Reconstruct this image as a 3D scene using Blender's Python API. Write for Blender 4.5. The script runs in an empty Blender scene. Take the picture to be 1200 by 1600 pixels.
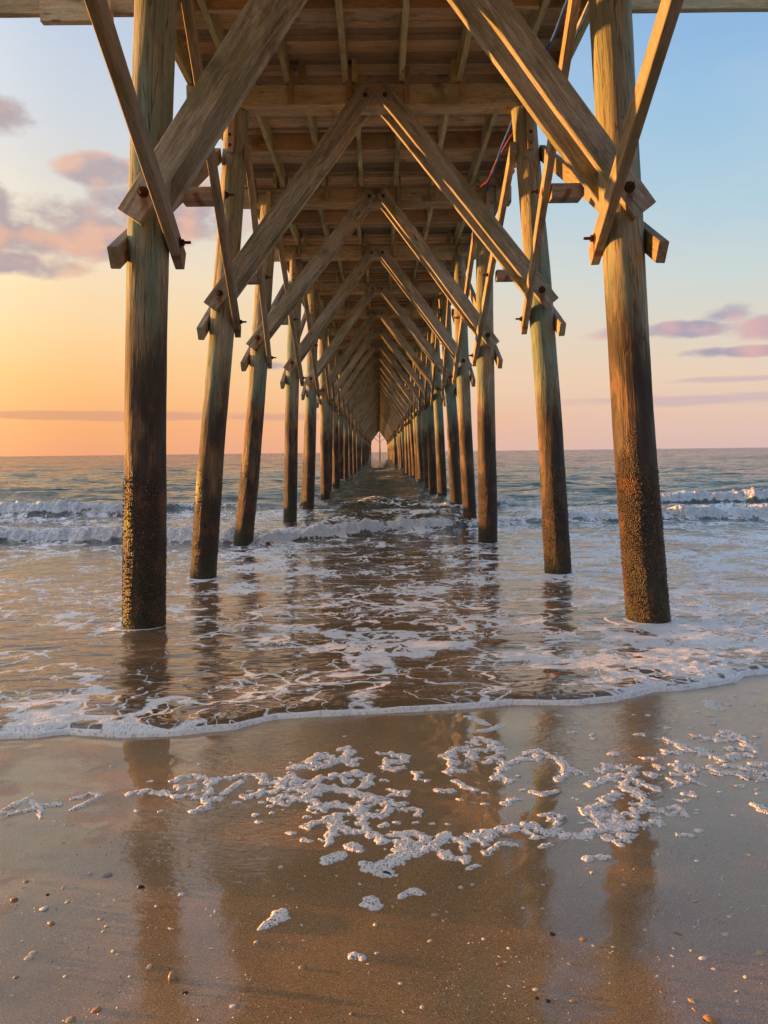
import bpy, bmesh, math, random
import numpy as np
from mathutils import Vector, Matrix
R = math.radians
rnd = random.Random(7)
sc = bpy.context.scene
col = sc.collection

# ------------------------------------------------------------------ camera
cam = bpy.data.cameras.new('camera'); camo = bpy.data.objects.new('camera', cam); col.objects.link(camo)
cam.sensor_fit = 'HORIZONTAL'; cam.sensor_width = 36; cam.lens = 36; cam.clip_start = .05; cam.clip_end = 30000
camo.matrix_world = Matrix.Translation((0, 0, 1.75)) @ Matrix.Rotation(R(-.29), 4, 'Z') @ Matrix.Rotation(R(90-4.48), 4, 'X') @ Matrix.Rotation(R(-.67), 4, 'Z')
sc.camera = camo

# ------------------------------------------------------------------ light
SUN_AZ, SUN_EL = -76, .4            # degrees, azimuth measured from the pier axis, left negative
sd = bpy.data.lights.new('sun', 'SUN'); sd.energy = 5.0; sd.angle = R(.6); sd.color = (1, .43, .10)
so = bpy.data.objects.new('sun', sd); col.objects.link(so)
sdir = Vector((math.sin(R(SUN_AZ))*math.cos(R(SUN_EL)), math.cos(R(SUN_AZ))*math.cos(R(SUN_EL)), math.sin(R(SUN_EL))))
so.rotation_euler = sdir.to_track_quat('Z', 'Y').to_euler()
sc.view_settings.view_transform = 'Standard'; sc.view_settings.look = 'None'
sc.view_settings.exposure = 1.25; sc.view_settings.gamma = 1; sc.view_settings.use_curve_mapping = False
sc.cycles.use_denoising = True; sc.cycles.use_adaptive_sampling = True; sc.cycles.adaptive_threshold = .03; sc.cycles.caustics_reflective = False; sc.cycles.caustics_refractive = False
sc.cycles.max_bounces = 6; sc.cycles.diffuse_bounces = 4; sc.cycles.glossy_bounces = 3; sc.cycles.transmission_bounces = 1

def lin(c):
    return tuple((v/255/12.92 if v/255 <= .04045 else ((v/255+.055)/1.055)**2.4) for v in c)

class N:
    """small node-graph helper"""
    def __init__(s, nt): s.nt = nt; s.n = nt.nodes; s.l = nt.links
    def new(s, t, **k):
        n = s.n.new(t)
        for a, b in k.items(): setattr(n, a, b)
        return n
    def put(s, n, i, v):
        if v is None: return
        if isinstance(v, bpy.types.NodeSocket): s.l.new(v, n.inputs[i])
        elif isinstance(v, tuple) and len(v) == 3 and n.inputs[i].type == 'RGBA': n.inputs[i].default_value = (*v, 1)
        else: n.inputs[i].default_value = v
    def m(s, op, a, b=None, c=None, clamp=False):
        n = s.new('ShaderNodeMath', operation=op, use_clamp=clamp); s.put(n, 0, a); s.put(n, 1, b); s.put(n, 2, c); return n.outputs[0]
    def vm(s, op, a, b=None, sc_=None):
        n = s.new('ShaderNodeVectorMath', operation=op); s.put(n, 0, a); s.put(n, 1, b)
        if sc_ is not None: s.put(n, 3, sc_)
        return n.outputs['Value'] if op in ('DOT_PRODUCT', 'LENGTH') else n.outputs[0]
    def sep(s, v): n = s.new('ShaderNodeSeparateXYZ'); s.put(n, 0, v); return n.outputs
    def comb(s, x, y, z): n = s.new('ShaderNodeCombineXYZ'); s.put(n, 0, x); s.put(n, 1, y); s.put(n, 2, z); return n.outputs[0]
    def mix(s, f, a, b, t='RGBA', blend='MIX'):
        n = s.new('ShaderNodeMix', data_type=t, blend_type=blend) if t == 'RGBA' else s.new('ShaderNodeMix', data_type=t)
        k = {'RGBA': (0, 6, 7, 2), 'FLOAT': (0, 2, 3, 0), 'VECTOR': (0, 4, 5, 1)}[t]
        s.put(n, k[0], f); s.put(n, k[1], a); s.put(n, k[2], b); return n.outputs[k[3]]
    def noise(s, v, scale, detail=3, rough=.5, dist=0, out=0):
        n = s.new('ShaderNodeTexNoise'); s.put(n, 'Vector', v); s.put(n, 'Scale', scale); s.put(n, 'Detail', detail)
        s.put(n, 'Roughness', rough); s.put(n, 'Distortion', dist); return n.outputs[out]
    def voro(s, v, scale, feat='F1', out=0, rnd_=1):
        n = s.new('ShaderNodeTexVoronoi', feature=feat); s.put(n, 'Vector', v); s.put(n, 'Scale', scale); s.put(n, 'Randomness', rnd_); return n.outputs[out]
    def ss(s, v, a, b, lo=0., hi=1.):
        n = s.new('ShaderNodeMapRange', interpolation_type='SMOOTHSTEP'); s.put(n, 0, v); s.put(n, 1, a); s.put(n, 2, b); s.put(n, 3, lo); s.put(n, 4, hi); return n.outputs[0]
    def ramp(s, f, stops, interp='LINEAR'):
        n = s.new('ShaderNodeValToRGB'); r = n.color_ramp; r.interpolation = interp; s.put(n, 0, f)
        while len(r.elements) < len(stops): r.elements.new(.5)
        for e, (p, c) in zip(r.elements, stops): e.position = p; e.color = (*c, 1)
        return n.outputs[0]
    def bump(s, h, strength, dist, normal=None):
        n = s.new('ShaderNodeBump'); s.put(n, 'Height', h); s.put(n, 'Strength', strength); s.put(n, 'Distance', dist); s.put(n, 'Normal', normal); return n.outputs[0]

# ------------------------------------------------------------------ sky
world = bpy.data.worlds.new('World'); sc.world = world; world.use_nodes = True
g = N(world.node_tree); g.n.clear()
d = g.new('ShaderNodeTexCoord').outputs['Generated']
x, y, z = g.sep(d)
hl = g.m('SQRT', g.m('ADD', g.m('MULTIPLY', x, x), g.m('MULTIPLY', y, y)))
hl = g.m('MAXIMUM', hl, .001)
csun = g.m('DIVIDE', g.m('ADD', g.m('MULTIPLY', x, math.sin(R(SUN_AZ))), g.m('MULTIPLY', y, math.cos(R(SUN_AZ)))), hl)
zp = g.m('MAXIMUM', z, 0.)
def stops(l): return [(p, lin(c)) for p, c in l]
left = g.ramp(zp, stops([(0, (241, 166, 120)), (.04, (247, 176, 116)), (.09, (251, 194, 128)), (.15, (252, 211, 155)), (.22, (246, 221, 184)), (.29, (228, 220, 206)), (.36, (208, 214, 220)), (.44, (196, 207, 224)), (.6, (170, 192, 222)), (1, (128, 164, 212))]))
right = g.ramp(zp, stops([(0, (216, 186, 178)), (.04, (226, 194, 178)), (.09, (228, 205, 184)), (.14, (218, 209, 194)), (.2, (200, 212, 211)), (.28, (172, 203, 220)), (.38, (150, 191, 223)), (.48, (132, 173, 220)), (.7, (118, 160, 215)), (1, (110, 152, 210))]))
sunw = g.ramp(zp, stops([(0, (255, 190, 120)), (.08, (255, 214, 140)), (.2, (255, 232, 178)), (.4, (232, 226, 212)), (.65, (175, 195, 220)), (1, (128, 164, 212))]))
c1 = g.mix(g.ss(csun, -.25, .68), right, left)
sk = g.mix(g.ss(csun, .55, 1.), c1, g.vm('SCALE', sunw, None, 2.0))
# clouds: soft noisy banks at (azimuth, elevation) in degrees; the same noise breaks the rest of the sky
az = g.m('DEGREES', g.m('ARCTAN2', x, y)); el = g.m('DEGREES', g.m('ARCSINE', z))
p = g.comb(az, g.m('MULTIPLY', el, 1.7), 0.)
nz = g.noise(p, .16, 5, .55)
nz2 = g.noise(g.vm('ADD', p, (-1.2, 1.6, 0.)), .16, 2, .55)
def bank(lst):
    acc = None
    for a0, e0, ra, re, w in lst:
        dx = g.m('DIVIDE', g.m('SUBTRACT', az, float(a0)), float(ra)); dy = g.m('DIVIDE', g.m('SUBTRACT', el, float(e0)), float(re))
        q = g.m('MULTIPLY', g.m('SUBTRACT', 1., g.m('ADD', g.m('MULTIPLY', dx, dx), g.m('MULTIPLY', dy, dy))), float(w))
        acc = q if acc is None else g.m('MAXIMUM', acc, q)
    return acc
cum = bank([(-25.0, 20.9, 3.2, 1.3, 1), (-29, 21.6, 4, 1.8, 1), (-21, 14.9, 6, 2.2, 1.), (-16, 16.3, 5, 2.1, .9), (-12, 17, 5, 2, .6), (-27, 15.2, 4, 2.1, 1), (-19, 18.6, 3, 1.1, .9), (-23, 12.6, 3.5, .8, .4),
            (24.3, 8.9, 2.0, .9, 1), (22.5, 8.1, 4, .6, .9), (27.5, 8.0, 4, 1.0, 1), (17, 8.1, 2.1, .6, .7), (25, 6.4, 4, .35, .6), (-8, 6.3, 2, .35, .8),
            (-60, 14, 12, 3, .6), (-45, 20, 8, 3, .8), (55, 12, 14, 2.5, .8), (95, 9, 16, 2, .7), (160, 13, 20, 3, .6), (-130, 15, 18, 3, .6)])
cov = g.ss(g.m('ADD', cum, g.m('MULTIPLY', g.m('SUBTRACT', nz, .5), 4.6)), -.25, .65)
lit = g.ss(g.m('SUBTRACT', nz, nz2), -.05, .13)
ccol = g.mix(lit, lin((176, 160, 164)), lin((228, 178, 152)))
ccol = g.mix(g.ss(csun, -.3, .7), g.mix(lit, lin((160, 154, 174)), lin((212, 168, 172))), ccol)
sk = g.mix(g.m('MULTIPLY', cov, .95), sk, ccol)
# thin stratus streaks low over the horizon
ps = g.comb(g.m('MULTIPLY', az, .35), g.m('MULTIPLY', el, 3.2), 3.)
ns = g.noise(ps, .32, 4, .55)
stb = bank([(-20, 2.75, 14, .45, 1.), (-6, 2.7, 9, .4, .8), (22, 3.3, 10, .5, .7), (26, 4.6, 6, .3, .7), (14, 2.2, 6, .8, .4), (60, 3, 20, .6, .7), (-60, 3, 20, .5, .8)])
stc = g.ss(g.m('ADD', stb, g.m('MULTIPLY', g.m('SUBTRACT', ns, .5), 2.6)), .1, .9)
sk = g.mix(g.m('MULTIPLY', stc, .6), sk, g.mix(g.ss(csun, -.25, .7), lin((192, 172, 182)), lin((205, 148, 125))))
# broad faint veil so the upper sky is not a clean gradient
veil = g.ss(g.noise(g.comb(g.m('MULTIPLY', az, .6), g.m('MULTIPLY', el, 2.), 9.), .07, 5, .6), .45, .8)
sk = g.mix(g.m('MULTIPLY', veil, .22), sk, lin((225, 212, 210)))
bg = g.new('ShaderNodeBackground'); g.put(bg, 0, sk); bg.inputs[1].default_value = .43
nis = g.new('ShaderNodeTexSky', sky_type='NISHITA'); nis.sun_disc = False; nis.sun_elevation = R(SUN_EL); nis.sun_rotation = R(SUN_AZ)
bg2 = g.new('ShaderNodeBackground'); g.put(bg2, 0, nis.outputs[0]); bg2.inputs[1].default_value = .008
ad = g.new('ShaderNodeAddShader'); g.l.new(bg.outputs[0], ad.inputs[0]); g.l.new(bg2.outputs[0], ad.inputs[1])
wo = g.new('ShaderNodeOutputWorld'); g.l.new(ad.outputs[0], wo.inputs[0])

# ------------------------------------------------------------------ helpers
_P = np.random.RandomState(3).permutation(256); _P = np.concatenate([_P, _P])
_A = np.random.RandomState(5).rand(256)*2*np.pi
def perlin(x, y, seed=0):
    x = np.asarray(x, float)+seed*17.3; y = np.asarray(y, float)+seed*9.1
    xi = np.floor(x).astype(int); yi = np.floor(y).astype(int); xf = x-xi; yf = y-yi
    u = xf*xf*xf*(xf*(xf*6-15)+10); v = yf*yf*yf*(yf*(yf*6-15)+10)
    def gr(i, j):
        a = _A[_P[_P[i & 255]+(j & 255)]]; return np.cos(a), np.sin(a)
    def dt(i, j, fx, fy):
        a, b = gr(i, j); return a*fx+b*fy
    n0 = dt(xi, yi, xf, yf)*(1-u)+dt(xi+1, yi, xf-1, yf)*u
    n1 = dt(xi, yi+1, xf, yf-1)*(1-u)+dt(xi+1, yi+1, xf-1, yf-1)*u
    return (n0*(1-v)+n1*v)*1.5
def fbm(x, y, oct=3, seed=0, gain=.5):
    s = 0; a = 1; f = 1
    for i in range(oct): s = s+a*perlin(x*f, y*f, seed+i); a *= gain; f *= 2.03
    return s
def sstep(v, a, b):
    t = np.clip((v-a)/(b-a), 0, 1); return t*t*(3-2*t)

def new_mesh(name, verts, faces, smooth=True, attrs=None):
    me = bpy.data.meshes.new(name)
    verts = np.asarray(verts, np.float32)
    if isinstance(faces, np.ndarray):
        nf, k = faces.shape
        me.vertices.add(len(verts)); me.vertices.foreach_set('co', verts.ravel())
        me.loops.add(nf*k); me.loops.foreach_set('vertex_index', faces.astype(np.int32).ravel())
        me.polygons.add(nf); me.polygons.foreach_set('loop_start', np.arange(0, nf*k, k, dtype=np.int32))
        me.polygons.foreach_set('use_smooth', np.full(nf, smooth))
        me.update(calc_edges=True)
    else:
        me.from_pydata(verts.tolist(), [], faces); me.polygons.foreach_set('use_smooth', [smooth]*len(me.polygons)); me.update()
    for k, v in (attrs or {}).items():
        a = me.attributes.new(k, 'FLOAT', 'POINT'); a.data.foreach_set('value', np.asarray(v, np.float32))
    return me
def grid_faces(nr, nc, wrap=False):
    r = np.arange(nr-1)[:, None]; c = np.arange(nc if wrap else nc-1)[None, :]; c2 = (c+1) % nc
    return np.stack([r*nc+c, r*nc+c2, (r+1)*nc+c2, (r+1)*nc+c], -1).reshape(-1, 4)
def link(name, me, mat=None, parent=None, M=None, kind=None, label=None, cat=None, group=None):
    o = bpy.data.objects.new(name, me); col.objects.link(o)
    if mat is not None and me is not None and not me.materials: me.materials.append(mat)
    if parent is not None: o.parent = parent
    if M is not None: o.matrix_world = M if parent is None else M
    for k, v in (('kind', kind), ('label', label), ('category', cat), ('group', group)):
        if v: o[k] = v
    return o
def child(name, me, mat, parent, Mw, Pw=None, **k):
    """child whose world matrix is Mw under a parent whose world matrix is Pw (identity for the pier root)"""
    o = link(name, me, mat, parent, None, **k)
    o.matrix_local = (Pw.inverted() @ Mw) if Pw is not None else Mw
    return o

def mat(name):
    m = bpy.data.materials.new(name); m.use_nodes = True; g = N(m.node_tree); g.n.clear()
    out = g.new('ShaderNodeOutputMaterial'); b = g.new('ShaderNodeBsdfPrincipled'); g.l.new(b.outputs[0], out.inputs[0])
    return m, g, b, out

# ------------------------------------------------------------------ materials
def wood_mat(name, cA, cB, cC, algae=.3, algae_col=(.16, .15, .035), rust=None, dark=.25, rough=.8, rang=53., vary=.4):
    """grain runs along local X; cA base, cB streaks, cC weathered grey"""
    m, g, b, out = mat(name)
    oc = g.new('ShaderNodeTexCoord').outputs['Object']; ri = g.new('ShaderNodeObjectInfo').outputs['Random']
    off = g.comb(g.m('MULTIPLY', ri, 37.), g.m('MULTIPLY', ri, 91.), g.m('MULTIPLY', ri, 53.))
    q = g.vm('ADD', oc, off)
    warp = g.noise(q, 1.3, 2, .5, 0, 1)
    qg = g.vm('ADD', g.vm('MULTIPLY', q, (1.1, 17., 17.)), g.vm('SCALE', warp, None, 2.2))
    grain = g.noise(qg, 1.6, 5, .65)
    fine = g.noise(g.vm('MULTIPLY', q, (5., 110., 110.)), 1., 3, .6)
    big = g.noise(g.vm('MULTIPLY', q, (1., 3., 3.)), .9, 3, .5)
    c = g.mix(g.ss(grain, .32, .68), cA, cB)
    c = g.mix(g.ss(big, .4, .68), c, cC)
    c = g.mix(g.m('MULTIPLY', g.ss(fine, .48, .72), .6), c, tuple(v*.45 for v in cA))
    rings = g.ss(g.m('PINGPONG', g.m('MULTIPLY', grain, 9.), .5), .0, .16, 1., 0.)
    c = g.mix(g.m('MULTIPLY', rings, .6), c, tuple(v*.4 for v in cA))
    alg = g.ss(g.noise(g.vm('MULTIPLY', q, (1., 4., 4.)), 1.1, 3, .6), .5, .72)
    c = g.mix(g.m('MULTIPLY', alg, algae), c, algae_col)
    st = g.ss(g.noise(q, 2.1, 4, .6), .56, .74)
    c = g.mix(g.m('MULTIPLY', st, dark), c, tuple(v*.3 for v in cA))
    knot = g.voro(g.vm('MULTIPLY', q, (1.2, 4.5, 4.5)), 1.)
    kn = g.ss(knot, .05, .1, 1., 0.)
    c = g.mix(g.m('MULTIPLY', kn, .75), c, tuple(v*.28 for v in cA))
    if rust is not None and rang is not None:      # rust washed down from the bolt at local x = rust, wear with a shape of its own
        xx, yy, zz = g.sep(oc)
        dxr = g.m('SUBTRACT', xx, float(rust)); 
        ca, sa = math.cos(R(rang)), math.sin(R(rang))
        dn = g.m('MULTIPLY', g.m('ADD', g.m('MULTIPLY', dxr, sa), g.m('MULTIPLY', yy, ca)), -1.)
        ac = g.m('ABSOLUTE', g.m('SUBTRACT', g.m('MULTIPLY', dxr, ca), g.m('MULTIPLY', yy, sa)))
        wob = g.m('MULTIPLY', g.m('SUBTRACT', g.noise(q, 14., 4, .6), .5), .05)
        rmask = g.m('MULTIPLY', g.ss(g.m('ADD', ac, wob), .012, .05, 1., 0.), g.m('MULTIPLY', g.ss(g.m('ADD', dn, wob), -.04, 0.), g.ss(dn, .08, .22, 1., 0.)))
        c = g.mix(g.m('MULTIPLY', rmask, .8), c, (.15, .032, .012))
    hv = g.m('MULTIPLY_ADD', ri, vary, 1.-vary/2)
    c = g.vm('SCALE', c, None, hv)
    g.put(b, 'Base Color', c); g.put(b, 'Roughness', rough)
    h = g.m('ADD', g.m('MULTIPLY', grain, .6), g.m('ADD', g.m('MULTIPLY', fine, .35), g.m('MULTIPLY', rings, -.3)))
    g.put(b, 'Normal', g.bump(h, .55, .006))
    return m
M_brace = wood_mat('weathered_brace_wood', (.19, .155, .10), (.50, .44, .325), (.41, .39, .32), .8, dark=.6, rust=.24)
M_long = wood_mat('side_brace_wood', (.25, .165, .095), (.48, .36, .22), (.35, .31, .23), .6, dark=.5, rust=.2, rang=30.)
M_cap = wood_mat('cap_beam_wood', (.42, .31, .17), (.60, .48, .28), (.50, .46, .29), .6, dark=.8)
M_joist = wood_mat('joist_wood', (.46, .37, .15), (.64, .52, .24), (.54, .48, .24), .8, dark=.5, vary=.5)
M_deck = wood_mat('deck_board_wood', (.44, .27, .125), (.60, .40, .20), (.50, .37, .22), .15, dark=.85, vary=1.0)
M_block = wood_mat('blocking_wood', (.42, .26, .13), (.54, .36, .19), (.46, .34, .2), .25, dark=.7, vary=.6)

def metal(name, c, rough, metallic=.3):
    m, g, b, out = mat(name)
    oc = g.new('ShaderNodeTexCoord').outputs['Object']
    n = g.noise(oc, 60., 4, .7)
    g.put(b, 'Base Color', g.mix(g.ss(n, .35, .65), c, tuple(v*.35 for v in c))); g.put(b, 'Roughness', rough); g.put(b, 'Metallic', metallic)
    g.put(b, 'Normal', g.bump(n, .5, .003)); return m
M_rust = metal('rusted_steel', (.11, .035, .018), .75)
def plain(name, c, rough=.5):
    m, g, b, out = mat(name)
    oc = g.new('ShaderNodeTexCoord').outputs['Object']
    n = g.noise(oc, 9., 4, .6)
    g.put(b, 'Base Color', g.mix(g.ss(n, .4, .75), c, tuple(v*.6 for v in c))); g.put(b, 'Roughness', rough); return m
M_blue = plain('blue_cable', (.04, .12, .5)); M_red = plain('red_cable', (.4, .04, .03)); M_pipe = plain('white_conduit', (.6, .55, .48))

# piles: local z runs up the pile from the still-water line
def pile_mat():
    m, g, b, out = mat('marine_pile_wood')
    oc = g.new('ShaderNodeTexCoord').outputs['Object']; ri = g.new('ShaderNodeObjectInfo').outputs['Random']
    off = g.comb(g.m('MULTIPLY', ri, 17.), g.m('MULTIPLY', ri, 31.), g.m('MULTIPLY', ri, 53.))
    q = g.vm('ADD', oc, off); z = g.sep(oc)[2]
    qs = g.vm('MULTIPLY', q, (9., 9., .55))
    grain = g.noise(g.vm('ADD', qs, g.vm('SCALE', g.noise(q, 1.5, 2, .5, 0, 1), None, 1.6)), 1.5, 5, .65)
    fine = g.noise(g.vm('MULTIPLY', q, (60., 60., 3.5)), 1., 4, .65)
    zn = g.m('ADD', z, g.m('MULTIPLY', g.m('SUBTRACT', g.noise(g.vm('MULTIPLY', q, (3.5, 3.5, .9)), 1., 5, .62), .5), 2.3))
    zn = g.m('ADD', zn, g.m('MULTIPLY', g.m('SUBTRACT', ri, .5), .5))
    top = g.mix(g.ss(grain, .32, .68), (.25, .21, .12), (.46, .39, .25))
    green = g.ss(g.noise(g.vm('MULTIPLY', q, (3., 3., .45)), 1., 4, .6), .40, .62)
    top = g.mix(g.m('MULTIPLY', green, g.m('MULTIPLY', g.ss(zn, 4.1, 5.2, 1., .5), .95)), top, (.155, .25, .20))
    top = g.mix(g.m('MULTIPLY', g.ss(fine, .48, .68), .75), top, (.08, .068, .04))
    mid = g.mix(g.ss(grain, .35, .65), (.12, .062, .028), (.24, .135, .06))
    mid = g.mix(g.m('MULTIPLY', g.ss(fine, .5, .7), .6), mid, (.035, .02, .012))
    blk = g.ss(g.noise(g.vm('MULTIPLY', q, (4., 4., 1.2)), 1., 5, .65), .37, .52)
    mid = g.mix(g.m('MULTIPLY', g.m('MULTIPLY', blk, .85), g.ss(zn, 3.5, 2.7)), mid, (.022, .016, .012))
    c = g.mix(g.ss(zn, 2.2, 3.3), mid, top)
    # encrusted zone
    v1 = g.voro(q, 72.)
    spk = g.mix(g.ss(v1, .12, .45), (.20, .125, .062), (.030, .017, .009))
    spk = g.mix(g.m('MULTIPLY', g.ss(g.noise(q, 7., 4, .6), .45, .6), .75), spk, (.04, .022, .012))
    spk = g.mix(g.m('MULTIPLY', g.ss(g.noise(q, 3.2, 3, .6), .5, .66), .6), spk, (.20, .075, .025))
    encr = g.ss(zn, 1.25, 1.6, 1., 0.)
    c = g.mix(encr, c, spk)
    wetg = g.m('MULTIPLY', g.ss(zn, .1, .55, 1., 0.), g.ss(g.noise(q, 8., 3, .6), .42, .6))
    c = g.mix(g.m('MULTIPLY', wetg, .7), c, (.05, .055, .015))
    am = g.new('ShaderNodeAttribute', attribute_name='algae').outputs['Fac']
    an = g.m('MULTIPLY', am, g.ss(g.noise(q, 38., 4, .7), .38, .58))
    c = g.mix(an, c, g.mix(g.ss(g.noise(q, 9., 2), .45, .6), (.36, .33, .02), (.13, .25, .02)))
    cr = g.voro(g.vm('MULTIPLY', q, (14., 14., .9)), 1., 'DISTANCE_TO_EDGE')
    crk = g.m('MULTIPLY', g.ss(cr, 0., .035, 1., 0.), g.ss(grain, .45, .6))
    c = g.mix(g.m('MULTIPLY', crk, .7), c, (.02, .014, .009))
    g.put(b, 'Base Color', c)
    g.put(b, 'Roughness', g.ss(zn, 1.2, 3., .6, .85))
    h1 = g.m('ADD', g.m('MULTIPLY', fine, .5), g.m('SUBTRACT', g.m('MULTIPLY', grain, .8), g.m('MULTIPLY', crk, .5)))
    h = g.mix(encr, h1, g.m('MULTIPLY', g.m('SUBTRACT', 1., v1), 1.6), 'FLOAT')
    g.put(b, 'Normal', g.bump(h, 1., .012))
    return m
M_pile = pile_mat()
def barn_mat():
    m, g, b, out = mat('barnacle_shell')
    oc = g.new('ShaderNodeTexCoord').outputs['Object']
    c = g.mix(g.ss(g.noise(oc, 45., 2), .4, .6), (.10, .062, .032), (.24, .175, .105))
    c = g.mix(g.m('MULTIPLY', g.ss(g.noise(oc, 6., 3), .45, .62), .7), c, (.10, .05, .022))
    g.put(b, 'Base Color', c); g.put(b, 'Roughness', .7); return m
M_barn = barn_mat()

# wet sand
def sand_mat():
    m, g, b, out = mat('wet_sand')
    oc = g.new('ShaderNodeTexCoord').outputs['Object']; x, y, z = g.sep(oc)
    big = g.noise(oc, .9, 4, .55); med = g.noise(oc, 5., 4, .6)
    gr = g.noise(oc, 330., 2, .7); gr2 = g.voro(oc, 420., out=1)
    c = g.mix(g.ss(big, .35, .65), (.30, .158, .056), (.36, .20, .076))
    c = g.mix(g.m('MULTIPLY', g.ss(med, .4, .7), .35), c, (.245, .125, .044))
    c = g.mix(g.m('MULTIPLY', g.ss(gr, .3, .7, -.0, 1.), .95), g.vm('SCALE', c, None, .6), g.vm('SCALE', c, None, 1.6))
    rv = g.sep(gr2)[0]
    c = g.mix(g.m('MULTIPLY', g.ss(rv, .93, .97), .7), c, (.62, .50, .36))
    c = g.mix(g.m('MULTIPLY', g.ss(rv, .05, .02), .7), c, (.03, .02, .015))
    g.put(b, 'Base Color', c); g.put(b, 'Roughness', .62); g.put(b, 'Specular IOR Level', .3)
    g.put(b, 'Normal', g.bump(g.m('ADD', gr, g.m('MULTIPLY', med, .6)), .6, .0022))
    # film of water: smooth near the swash, broken by grains towards the camera
    yn = g.m('ADD', y, g.m('MULTIPLY', g.m('SUBTRACT', g.noise(oc, 1.3, 4, .6), .5), 1.1))
    dry = g.ss(yn, 3.0, 1.7)
    g.put(b, 'Coat Weight', 1.); g.put(b, 'Coat IOR', 1.6)
    g.put(b, 'Coat Roughness', g.mix(dry, .015, .06, 'FLOAT'))
    xr = g.m('ADD', x, g.m('MULTIPLY', g.m('SUBTRACT', g.noise(oc, 2., 3), .5), 1.))
    rip = g.noise(g.vm('MULTIPLY', oc, (22., 55., 1.)), 1., 3, .55, .6)
    ripm = g.m('MAXIMUM', g.m('MULTIPLY', g.ss(xr, .45, 1.0), g.ss(yn, 2.6, 3.5)), g.m('MULTIPLY', g.m('MULTIPLY', g.ss(xr, -.95, -.75), g.ss(xr, .0, -.3)), g.ss(yn, 2.2, 2.8)))
    h = g.m('ADD', g.m('MULTIPLY', g.m('MULTIPLY', rip, ripm), .9), g.m('ADD', g.m('MULTIPLY', g.noise(oc, 14., 3, .5), .16), g.m('MULTIPLY', gr, g.mix(dry, .003, .016, 'FLOAT'))))
    st = g.noise(g.vm('MULTIPLY', g.comb(g.m('ADD', g.m('MULTIPLY', x, .8), g.m('MULTIPLY', y, -.6)), g.m('ADD', g.m('MULTIPLY', x, .6), g.m('MULTIPLY', y, .8)), 0.), (34., 13., 1.)), 1., 5, .65)
    h = g.m('ADD', h, g.m('MULTIPLY', g.m('MULTIPLY', st, g.mix(dry, .0, .16, 'FLOAT')), g.ss(g.noise(oc, 1.6, 3, .6), .42, .62)))
    g.put(b, 'Coat Normal', g.bump(h, .8, .004))
    return m
M_sand = sand_mat()

def foam_bsdf(g, q, scale=1., holes=.8, lumps=None):
    f = g.new('ShaderNodeBsdfPrincipled')
    v = g.voro(q, 88.*scale); v2 = g.voro(q, 190.*scale)
    hole = g.ss(v, .2, .42, 1., 0.)
    c = g.mix(g.ss(g.noise(q, 30., 2), .4, .65), (.95, .89, .82), (.88, .80, .72))
    c = g.mix(g.m('MULTIPLY', hole, holes), c, (.32, .22, .15))
    g.put(f, 'Base Color', c); g.put(f, 'Roughness', .5)
    hh = g.m('MULTIPLY', g.m('ADD', g.ss(v, .1, .4), g.m('MULTIPLY', v2, .5)), .007)
    if lumps is not None: hh = g.m('ADD', hh, g.m('MULTIPLY', g.m('ADD', g.noise(q, 7., 6, .7, .4), g.m('MULTIPLY', g.voro(q, 11.), .5)), g.m('MULTIPLY', lumps, .22)))
    g.put(f, 'Normal', g.bump(hh, .9, 1.))
    return f
def foam_mat():
    m, g, b, out = mat('sea_foam'); g.n.remove(b)
    oc = g.new('ShaderNodeTexCoord').outputs['Object']
    f = foam_bsdf(g, oc); g.l.new(f.outputs[0], out.inputs[0]); return m
M_foam = foam_mat()

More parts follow.
